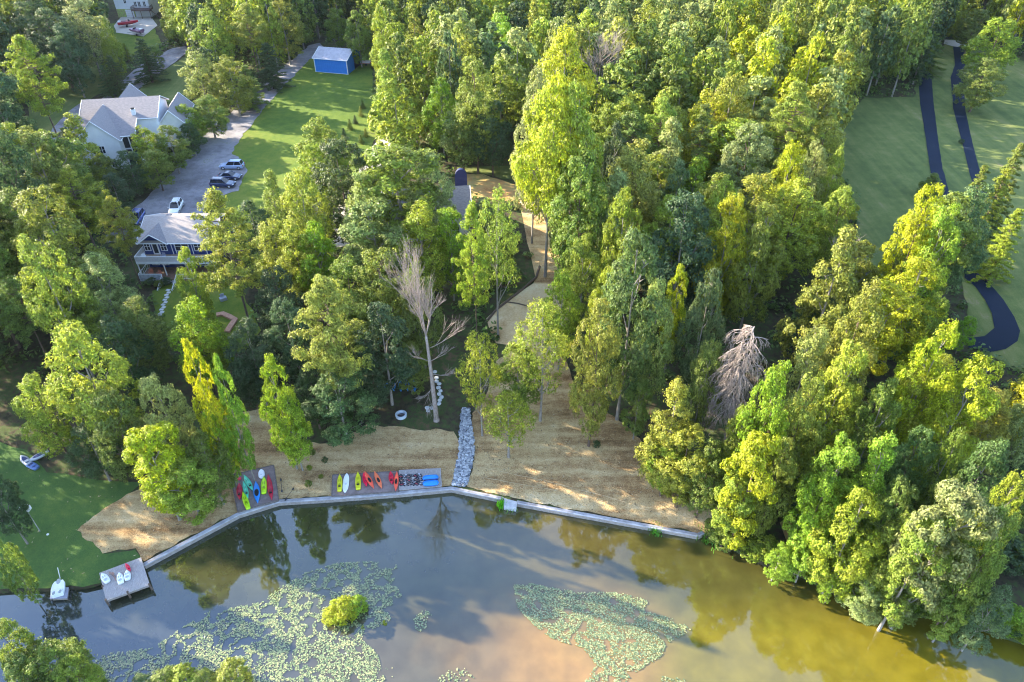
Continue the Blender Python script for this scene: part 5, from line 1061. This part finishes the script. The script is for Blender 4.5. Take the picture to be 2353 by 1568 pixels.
def autolabel(items):
    names = {}; res = []
    for t, head, (uc, vc, _) in items:
        nm, a, b = min(SPOTS, key=lambda q: (q[1] - uc) ** 2 + (q[2] - vc) ** 2); dx, dy = uc - a, vc - b; dd = math.hypot(dx, dy); an = math.degrees(math.atan2(-dy, dx)) % 360
        di = ['right of', 'upper right of', 'above', 'upper left of', 'left of', 'lower left of', 'below', 'lower right of'][int((an + 22.5) // 45) % 8]
        far = 'close' if dd < 90 else 'a little' if dd < 190 else 'well'
        names.setdefault(f"{head} {far} {di} {nm}", []).append((uc, t))
    for lab, lst in names.items():
        if len(lab.split()) > 13: lab = lab.replace(' the ', ' ')
        lst.sort(key=lambda q: q[0])
        for i, (uc, t) in enumerate(lst): res.append((t, lab if len(lst) == 1 else lab + ', ' + ('rightmost' if i == len(lst) - 1 else ORD[min(i, 9)])))
    return res
# small planted evergreens on the lawn, shrubs
def shrub(px, h_, w_, col, label, kind='round', name='shrub', cat='shrub', group=None, zz=None):
    p = at(*px); k = rnd.randrange(NV[kind]); cm, tm = proto(kind, k); z = p.z if zz is None else zz
    rt = empty(name, (p.x, p.y, z), rnd.uniform(0, 6.28), label, cat, group); s = w_ / W0[kind]
    me = SH.get(kind)
    if me is None:
        g = np.random.default_rng(5)
        if kind == 'cedar':
            V, Fc, _ = pine_arr(77, low=True, start=.05, conifer=True)
        else:
            V, Fc, _ = crown_arr('round', 78, low=True)
        me = rawmesh('foliage', V, Fc, [m_leaf], link=False); SH[kind] = me
    q = bpy.data.objects.new('foliage', me); C.objects.link(q); q.parent = rt; q.color = (*COL[col], 1)
    t = bpy.data.objects.new('stem', tm); C.objects.link(t); t.parent = rt
    rt.scale = (s, s, h_ / 20.); return rt
SH = {}
ev = [(878, 275), (868, 297), (848, 318), (832, 340), (886, 325), (872, 342), (860, 362), (836, 360), (855, 320)]
for i, (x, y) in enumerate([(886, 250), (882, 268), (869, 285), (857, 298), (893, 315), (844, 319), (882, 330), (842, 336), (872, 349)]):
    shrub((x - 52, y), 2.4 if i % 2 else 2.0, 1.5, ['M', 'O', 'D'][i % 3], f'small planted evergreen, {NTH[i]} counting down the right side of the main lawn', 'cedar', 'evergreen_shrub', 'shrub', 'small evergreens along the lawn')
for i, (x, y, h_, w_, c) in enumerate([(719, 1045, .9, .8, 'M'), (748, 1063, .9, .8, 'D'), (712, 1080, .8, .7, 'L'), (710, 1116, .8, .9, 'M'), (738, 1098, .5, .6, 'O')]):
    shrub((x, y), h_, w_, c, f'young shrub planted in the straw between the kayak platforms, {NTH[i]} from the top', 'round', group='young shrubs in the straw')
for x, y, h_, w_, c, l in [(798, 1432, 2.9, 2.9, 'Y', 'bright yellow-green bush standing in the water among the lily pads'), (826, 1422, 2.4, 2.2, 'B', 'green bush joined to the right side of the bright yellow-green water bush'), (772, 1440, 2.0, 2.2, 'Y', 'smaller yellow-green bush at the left foot of the bright water bush'), (887, 1452, .8, .8, 'Y', 'tiny yellow tuft in the water right of the bright bush'), (838, 1462, .7, .9, 'L', 'tiny low tuft below the bright water bush'),
                           (400, 1600, 3.2, 2.8, 'M', 'green bush rising from the lily pads at the bottom edge, left of the olive ones'), (440, 1600, 3.4, 3.0, 'L', 'lime bush at the bottom edge among the lily pads'), (490, 1605, 3.6, 2.2, 'M', 'mid-green bush near the bottom edge, centre of the bush row'), (550, 1600, 4.2, 3.4, 'O', 'tall olive bush at the bottom edge, rightmost in the bush row'), (345, 1610, 3.0, 2.2, 'S', 'small blue-green bush at the bottom edge, leftmost of the water bush row'), (160, 1520, 1.6, 1.2, 'B', 'small bright bush above the bottom left bushes')]:
    shrub((x, y), h_, w_, c, l, 'round', 'water_bush', 'bush', 'bushes standing in the pond', zz=-.6)
for x, y, h_, w_, c, l in [(1370, 1028, 1.1, 1.0, 'D', 'dark ivy bush at the foot of the grey trunk on the right straw bank'), (385, 655, 1.4, 1.6, 'D', 'dark bush in front of the cabin porch, nearer the steps'), (350, 655, 1.3, 1.5, 'D', 'dark bush in front of the cabin porch, at its left corner'), (367, 660, 1.2, 1.5, 'M', 'green bush in the middle of the bed before the cabin porch'), (1535, 1128, 1.2, 1.6, 'B', 'low green bush on the straw under the golden-green pointed tree'),
                           (235, 372, 1.6, 2.2, 'D', 'dark bush at the foot of the white house wing'), (2195, 240, 1.2, 1.0, 'M', 'small bush between the two roads, upper'), (2208, 330, 1.0, 1.2, 'D', 'small bush between the two roads, lower')]:
    shrub((x, y), h_, w_, c, l)

bank = []
for i in range(46):
    u = 1640 + i * 16.5; v = np.interp(u, [1630, 1660, 1800, 1870, 1950, 2020, 2140, 2240, 2320, 2400, 2600], [1240, 1262, 1318, 1345, 1385, 1415, 1418, 1440, 1472, 1500, 1560]) - 8
    bank.append(((u, v - rnd.uniform(0, 22)), rnd.uniform(1.6, 3.4), rnd.uniform(2.0, 3.6), rnd.choice('BMLMSB')))
for i in range(34):
    u, v = rnd.uniform(1720, 2353), rnd.uniform(1000, 1330)
    if v > np.interp(u, [1720, 2353], [1220, 1480]): continue
    bank.append(((u, v), rnd.uniform(2, 4.5), rnd.uniform(3, 5), rnd.choice('MDMSL')))
for t, l_ in autolabel([(b_, f"{'small' if b_[2] < 3 else 'big'} {CN[b_[3]]} bank shrub", (b_[0][0], b_[0][1], 0)) for b_ in bank]): shrub(t[0], t[1], t[2], t[3], l_, 'round', group='shrubs on the right bank')

# dead trees
def deadtree(X, Y, Ht, name, label, spread, seed, levels=4, fall=False, sq=1.0):
    g = random.Random(seed); rt = empty(name, (X, Y, H(X, Y) - .1), 0, label, 'tree', 'dead trees'); tr = MB(); br = MB()
    def grow(p, d, ln, r, lv):
        q = p; pts = [p]; rad = [r]; dd = d.copy()
        for i in range(3):
            dd = (dd + Vector((g.uniform(-.18, .18), g.uniform(-.18, .18), .06 if not fall else -.28))).normalized(); q = q + dd * ln / 3; pts.append(q); rad.append(r * (1 - .2 * (i + 1)))
        br.tube(pts, rad, 5 if lv > 1 else 4)
        if lv <= 0: return
        for i in range(3 if lv > 1 else 4):
            t = g.uniform(.35, 1); s = pts[1 + min(2, int(t * 3) - 1 if t < .99 else 2)]; a = g.uniform(0, 6.28); sp = g.uniform(.32, .62) if not fall else g.uniform(.35, .75)
            n = (dd + Vector((math.cos(a), math.sin(a), 0)) * sp).normalized(); grow(s, n, ln * g.uniform(.55, .88), max(.018, r * .52), lv - 1)
    if not fall:
        pts = [Vector((-.05 * i - (.2 if i > 4 else 0) * (i - 4) * .3, 0, Ht * .55 * i / 7)) for i in range(8)]; tr.tube(pts, [(.36 - .03 * i) / sq for i in range(8)], 9); top = pts[-1]; tr.tube([Vector((0, 0, -.3)), Vector((0, 0, .5))], [.55 / sq, .36 / sq], 9)
        for a, el, l_ in ((2.9, 1.35, .5), (.2, 1.28, .46), (1.6, 1.42, .5), (4.4, 1.35, .45), (3.3, 1.2, .3), (.0, 1.2, .26)): grow(top, Vector((math.cos(a) * math.cos(el), math.sin(a) * math.cos(el), math.sin(el))), Ht * l_ * .55, .12, levels)
        for z_, a, el, l_ in ((.5, .1, .35, .17), (.45, .4, .1, .13), (.42, 3.3, .5, .12), (.38, -.2, -.1, .1), (.28, 3.4, -.9, .1), (.2, 2.9, -1.1, .08)): grow(pts[min(7, int(z_ / .55 * 7))], Vector((math.cos(a) * math.cos(el), math.sin(a) * math.cos(el), math.sin(el))), Ht * l_, .06, 3)
    else:
        tr.tube([Vector((0, 0, 0)), Vector((-.3, 0, Ht * .4)), Vector((-.2, .2, Ht * .8))], [.4, .34, .2], 8)
        for i in range(64):
            z_ = Ht * (.45 + .55 * i / 64); a = g.uniform(2.3, 4.9) if i % 5 else g.uniform(0, 6.28); grow(Vector((-.25, .1, z_)), Vector((math.cos(a), math.sin(a), .5)), spread * g.uniform(.5, .9) * (1.15 - .5 * i / 64), .075, 3)
    rt.scale = (sq, sq, 1)
    tr.build('trunk', m_dead, rt, True); br.build('branches', m_dead, rt, True); return rt
X, Y, Ht, fw = solve(985, 578, 966); p = at(1003, 966); deadtree(p.x, p.y, Ht, 'dead_tree', 'bleached bare dead tree with forked top standing at the edge of the straw bank', 4, 11, levels=4, sq=.68)
X, Y, Ht, fw = solve(1732, 748, 1060); deadtree(X + .4, Y, Ht, 'dead_tree', 'grey tangled dead tree with drooping bare branches in the right wood', 3.4, 5, fall=True)
X, Y, Ht, fw = solve(1390, 80, 330); deadtree(X, Y, Ht, 'dead_tree', 'grey leafless tree among the bright trees at the top centre', 3.4, 15)
X, Y, Ht, fw = solve(1192, 85, 250); deadtree(X, Y, Ht * .98, 'dead_tree', 'thin grey snag at the top between the vivid trees', 2, 25, levels=2)
X, Y, Ht, fw = solve(1965, 560, 740); deadtree(X, Y, Ht, 'dead_tree', 'half-bare greyish tree at the lower left corner of the meadow', 2.6, 35)

# ------------------------------------------------------------------ woodland between them
PROT = [[(540, 345), (600, 255), (665, 185), (720, 175), (845, 185), (845, 290), (790, 300), (735, 262), (672, 300), (668, 400), (640, 400), (600, 385), (560, 430), (530, 440), (525, 400)],
 [(1950, 310), (2000, 250), (2110, 240), (2112, 165), (2185, 170), (2186, 105), (2232, 108), (2228, 200), (2245, 260), (2400, 250), (2400, 330), (2250, 370), (2235, 400), (2190, 420), (2100, 440), (2088, 500), (2085, 570), (2010, 590), (1990, 500), (1965, 400)],
 [(2245, 625), (2300, 640), (2400, 740), (2400, 840), (2300, 805), (2275, 790), (2275, 700)],
 [(185, 198), (405, 200), (400, 250), (370, 270), (300, 290), (290, 330), (215, 350), (185, 300)], [(308, 488), (440, 488), (450, 600), (400, 660), (320, 645), (305, 560)],
 [(298, 490), (345, 447), (440, 350), (480, 310), (600, 200), (700, 112), (740, 106), (665, 185), (545, 345), (567, 370), (560, 440), (470, 450), (430, 500)], [(712, 100), (830, 100), (838, 180), (712, 180)],
 [(252, -30), (352, -30), (362, 80), (320, 95), (258, 85)], [(205, 215), (320, 150), (400, 108), (432, 112), (420, 200), (330, 212), (320, 205)], [(78, 205), (150, 165), (215, 155), (225, 215), (160, 265), (110, 300), (78, 285)],
 [(1060, 385), (1200, 385), (1240, 440), (1245, 560), (1295, 620), (1250, 640), (1200, 690), (1250, 740), (1180, 770), (1120, 760), (1130, 690), (1230, 640), (1210, 560), (1195, 450), (1060, 440)], [(375, 660), (388, 655), (385, 740), (365, 740)], [(500, 690), (560, 690), (570, 780), (500, 770)],
 [(915, 580), (1050, 580), (1030, 960), (960, 960), (980, 780)], [(1665, 745), (1770, 745), (1780, 820), (1720, 880), (1665, 930)], [(1245, 405), (1272, 405), (1272, 640), (1245, 640)], [(1005, 408), (1068, 405), (1070, 450), (1010, 440)], [(832, 375), (865, 322), (892, 318), (880, 375)]]
bases = [[tuple(at(*q)[:2]) for q in S[k]] for k in S] + [[tuple(at(*q)[:2]) for q in pl] for pl in ([(300, 470), (560, 470), (560, 660), (300, 660)], [(180, 180), (420, 180), (420, 360), (180, 380)], [(930, 400), (1090, 400), (1090, 540), (930, 540)], [(700, 100), (850, 95), (860, 185), (700, 190)], [(240, -60), (380, -60), (380, 95), (240, 95)])]
def crown_hits(X, Y, z, Ht, Wm):
    for fz, fr in ((.98, 0), (.85, .4), (.6, .5), (.35, .42), (.6, 0)):
        for s in ((-1, 1) if fr else (0,)):
            u, v, f_ = proj((X + s * fr * Wm, Y, z + Ht * fz))
            for pl in PROT:
                if inpoly(u, v, pl): return True
    return False
cand = []
y = 58.0
while y < 345:
    sp = 6.2 if y < 130 else (6.8 if y < 200 else 7.8); fwd = y * ct + 60 * st; half = fwd * 1176 / F + 12; x = -half
    while x < half: cand.append((x + rnd.uniform(-.35, .35) * sp, y + rnd.uniform(-.35, .35) * sp)); x += sp
    y += sp * .92
fill = []
occ = [(a, b, w_) for a, b, w_, h_ in PLACED]
for (X, Y) in cand:
    if Y - shore(X) < 1.5: continue
    z = H(X, Y); ub, vb, f_ = proj((X, Y, z))
    if vb > 905 and ub < 1690: continue
    if any(inpoly(X, Y, pl) for pl in bases): continue
    if any((X - a) ** 2 + (Y - b) ** 2 < (3.6 + .15 * w_) ** 2 for a, b, w_ in occ): continue
    ok = False
    for Ht, Wm in ((rnd.uniform(17, 24), rnd.uniform(7.5, 10.5)), (rnd.uniform(12, 15), rnd.uniform(6, 7.5)), (rnd.uniform(6, 9), rnd.uniform(4.2, 5.5)), (4.5, 3.6)):
        ut, vt, _ = proj((X, Y, z + Ht)); 
        if vt < -150 and vb < -60: break
        if not crown_hits(X, Y, z, Ht, Wm): ok = True; break
    if not ok: continue
    # right wood is yellow and olive, left belt darker
    q = rnd.random() + .5 * (noise.noise(Vector((X * .03, Y * .03, 1))))
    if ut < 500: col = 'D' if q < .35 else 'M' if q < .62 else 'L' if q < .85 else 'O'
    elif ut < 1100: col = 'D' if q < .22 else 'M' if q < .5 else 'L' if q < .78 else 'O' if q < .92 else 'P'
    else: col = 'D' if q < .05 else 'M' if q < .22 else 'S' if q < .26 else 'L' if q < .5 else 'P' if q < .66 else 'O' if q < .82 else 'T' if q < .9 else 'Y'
    kq = rnd.random(); kind = 'oval' if kq < .42 else 'round' if kq < .56 else 'col' if kq < .68 else 'pyr' if kq < .8 else 'vase' if kq < .86 else 'pine' if kq < .96 else 'cedar'
    if Ht < 10: kind = rnd.choice(['round', 'pyr', 'oval', 'cedar'])
    if kind in ('cedar', 'col'): Wm *= .72
    occ.append((X, Y, Wm * .7)); fill.append((X, Y, Ht, Wm, kind, col, ut, vt))
fill.sort(key=lambda t: t[1])
NT = 296 - len(LM) - 5
near_, far_ = fill[:NT], fill[NT:]
lab_trees = [(t, f"{'tall' if t[2] > 16 else 'medium' if t[2] > 10 else 'low'} {CN[t[5]]} {KN[t[4]]}", proj((t[0], t[1], H(t[0], t[1]) + t[2] * .75))) for t in near_]
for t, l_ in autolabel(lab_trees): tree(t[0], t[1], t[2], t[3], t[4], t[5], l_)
LOW = {}
def far_wood(items):
    VV, FF, MI, TT = [], [], [], []; nb = 0
    for (X, Y, Ht, Wm, kind, col, ut, vt) in items:
        k = rnd.randrange(3); key = (kind, k)
        if key not in LOW: LOW[key] = pine_arr(300 + k, low=True, start=.4 if kind == 'pine' else .06, conifer=kind == 'cedar') if kind in ('pine', 'cedar') else crown_arr(kind, 200 + k * 7 + len(kind), low=True)
        V, Fc, _ = LOW[key]; s = Wm / (2 * np.percentile(np.hypot(V[:, 0], V[:, 1]), 96)); a = rnd.uniform(0, 6.28); c_, s_ = math.cos(a), math.sin(a); z = H(X, Y)
        W_ = V @ np.array([[c_, s_, 0], [-s_, c_, 0], [0, 0, 1]]) * np.array([s, s, Ht / 20]) + np.array([X, Y, z])
        f = 1 + rnd.uniform(-.16, .16); c = COL[col]; VV.append(W_); FF.append(Fc + nb); nb += len(W_); MI.append(np.zeros(len(Fc))); TT.append(np.tile([c[0] * f, c[1] * f, c[2] * f, 1], (len(W_), 1)))
        n = 5; r = .24; ang = np.arange(n) * 2 * np.pi / n; ring0 = np.stack([X + r * np.cos(ang), Y + r * np.sin(ang), np.full(n, z - .3)], 1); ring1 = np.stack([X + r * .3 * np.cos(ang), Y + r * .3 * np.sin(ang), np.full(n, z + Ht * .85)], 1)
        VV.append(np.concatenate([ring0, ring1])); i = np.arange(n); FF.append(np.stack([i, (i + 1) % n, (i + 1) % n + n, i + n], 1) + nb); nb += 2 * n; MI.append(np.ones(n)); TT.append(np.tile([.1, .08, .06, 1], (2 * n, 1)))
    o = rawmesh('woodland', np.concatenate(VV), np.concatenate(FF), [m_leafs, m_barkg], mi=np.concatenate(MI), tint=np.concatenate(TT))
    tag(o, 'far mixed woodland filling the top of the view behind the nearer trees', 'woodland', kind='stuff')
far_wood(far_)
def undergrowth():
    g = np.random.default_rng(91); C_, R2, K_ = [], [], []
    for Y in np.arange(60, 250, 2.3):
        half = (Y * ct + 60 * st) * 1176 / F + 4
        for X in np.arange(-half, half, 2.3):
            x, y = X + g.uniform(-1, 1), Y + g.uniform(-1, 1)
            if y - shore(x) < 2.5 or g.uniform() < .35: continue
            u, v, _ = proj((x, y, H(x, y)))
            if v > 880 and u < 1690 or (850 < u < 1120 and v > 800): continue
            if any(inpoly(x, y, pl) for pl in bases): continue
            if any(inpoly(u, v, pl) for pl in PROT): continue
            C_.append((x, y, H(x, y) + .5)); R2.append(g.uniform(.8, 1.7))
    C_ = np.array(C_); R2 = np.array(R2); D_ = np.tile([0, 0, 1.], (len(C_), 1)); nl = 26
    V, Fc = clumps_to_cards(C_, R2, D_, nl, .34, .6, g, .6); t = g.uniform(.7, 1.3, len(C_)); col = np.stack([.10 * t, .155 * t, .04 * t, np.ones(len(C_))], 1)
    o = rawmesh('undergrowth', V, Fc, [m_leafs], tint=np.repeat(col, nl * 4, 0)); tag(o, 'low green undergrowth covering the woodland floor between the trunks', 'undergrowth', kind='stuff'); print('UNDER', len(C_))
undergrowth()
# a few trees just outside the left edge: they shade the lawn and show in the water
for X, Y, Ht, Wm in [(-68, 46, 14, 9), (-72, 56, 18, 9), (-77, 66, 19, 10), (-80, 76, 20, 10), (-80, 52, 19, 10), (-88, 64, 20, 10), (-60, 37, 11, 8), (-90, 88, 20, 11), (-98, 100, 20, 11), (-108, 118, 20, 11), (-118, 135, 20, 12), (-128, 152, 20, 12)]:
    tree(X, Y, Ht, Wm, 'oval', 'M', 'leafy tree standing just past the left edge of the photo', 'trees past the left edge', k=rnd.randrange(5))
print('TREES', len(LM), len(near_), len(far_))

# ------------------------------------------------------------------ lily pads
def pads():
    g = np.random.default_rng(21); polys = [
     ([(150, 1600), (200, 1530), (250, 1500), (350, 1490), (400, 1455), (470, 1410), (540, 1395), (600, 1385), (645, 1350), (700, 1318), (770, 1295), (850, 1290), (915, 1300), (905, 1340), (925, 1370), (890, 1400), (900, 1425), (850, 1450), (830, 1470), (865, 1500), (880, 1540), (900, 1640), (150, 1640)], 85, .33),
     ([(1180, 1345), (1215, 1340), (1260, 1350), (1340, 1362), (1420, 1362), (1490, 1380), (1480, 1405), (1560, 1425), (1590, 1450), (1530, 1480), (1520, 1510), (1470, 1540), (1430, 1575), (1320, 1600), (1370, 1530), (1340, 1490), (1270, 1470), (1230, 1440), (1190, 1400)], 95, .25),
     ([(952, 1420), (975, 1400), (994, 1415), (990, 1440), (965, 1452), (948, 1440)], 60, .15), ([(1000, 1568), (1030, 1540), (1070, 1535), (1095, 1560), (1085, 1600), (1000, 1600)], 24, .2), ([(1500, 1600), (1520, 1555), (1570, 1560), (1600, 1600)], 50, .15), ([(850, 1505), (900, 1500), (915, 1560), (880, 1560)], 3, .45)]
    V, Fc, n = [], [], 0
    for poly, dens, thr in polys:
        wp = [tuple(atz(*q, 0)[:2]) for q in poly]; x0, x1 = min(p[0] for p in wp), max(p[0] for p in wp); y0, y1 = min(p[1] for p in wp), max(p[1] for p in wp)
        N = int((x1 - x0) * (y1 - y0) * dens)
        for _ in range(N):
            x, y = g.uniform(x0, x1), g.uniform(y0, y1)
            if not inpoly(x, y, wp): continue
            d = noise.noise(Vector((x * .33, y * .33, 4))) * .5 + .5; e = 1 - abs(noise.noise(Vector((x * .9, y * .9, 8)))) * 2.2
            if d * .55 + e * .45 < thr + g.uniform(0, .22): continue
            r = g.uniform(.035, .09); k = 8; a0 = g.uniform(0, 6.28); tx, ty = g.normal(0, .1, 2); zc = g.uniform(.02, .06)
            for j in range(k):
                a = a0 + .25 + (6.2832 - .5) * j / (k - 1); dx, dy = r * math.cos(a), r * math.sin(a); V.append((x + dx, y + dy, zc + abs(dx * tx + dy * ty) + .012))
            Fc.append(list(range(n, n + k))); n += k
    me = bpy.data.meshes.new('lily_pads'); me.from_pydata(V, [], Fc); me.materials.append(m_lily); o = bpy.data.objects.new('lily_pads', me); C.objects.link(o)
    tag(o, 'mats of small round floating lily pads on the pond', 'lily pads', kind='stuff'); print('PADS', len(Fc))
m_lily = bpy.data.materials.new('lily pads'); m_lily.use_nodes = True
_n = m_lily.node_tree; _b = _n.nodes['Principled BSDF']; _g = _n.nodes.new('ShaderNodeNewGeometry'); _r = _n.nodes.new('ShaderNodeValToRGB'); _e = _r.color_ramp.elements
_e.new(.6); _e[0].color = (.06, .1, .05, 1); _e[1].color = (.19, .24, .1, 1); _e[2].position = 1; _e[2].color = (.36, .34, .15, 1)
_n.links.new(_g.outputs['Random Per Island'], _r.inputs[0]); _n.links.new(_r.outputs[0], _b.inputs['Base Color']); _b.inputs['Roughness'].default_value = .25; _b.inputs['Specular IOR Level'].default_value = .9
pads()

# ------------------------------------------------------------------ thin air haze
hz = MB(); hz.box(-420, 420, -30, 520, -3, 71); hm = bpy.data.materials.new('thin haze'); hm.use_nodes = True; n_ = hm.node_tree; n_.nodes.clear()
ho = n_.nodes.new('ShaderNodeOutputMaterial'); pv = n_.nodes.new('ShaderNodeVolumePrincipled'); pv.inputs['Color'].default_value = (.68, .8, 1, 1); pv.inputs['Density'].default_value = .00003; pv.inputs['Anisotropy'].default_value = .3
n_.links.new(pv.outputs[0], ho.inputs['Volume']); h_ = hz.build('haze', hm); tag(h_, 'thin bluish summer haze', 'haze', kind='stuff')
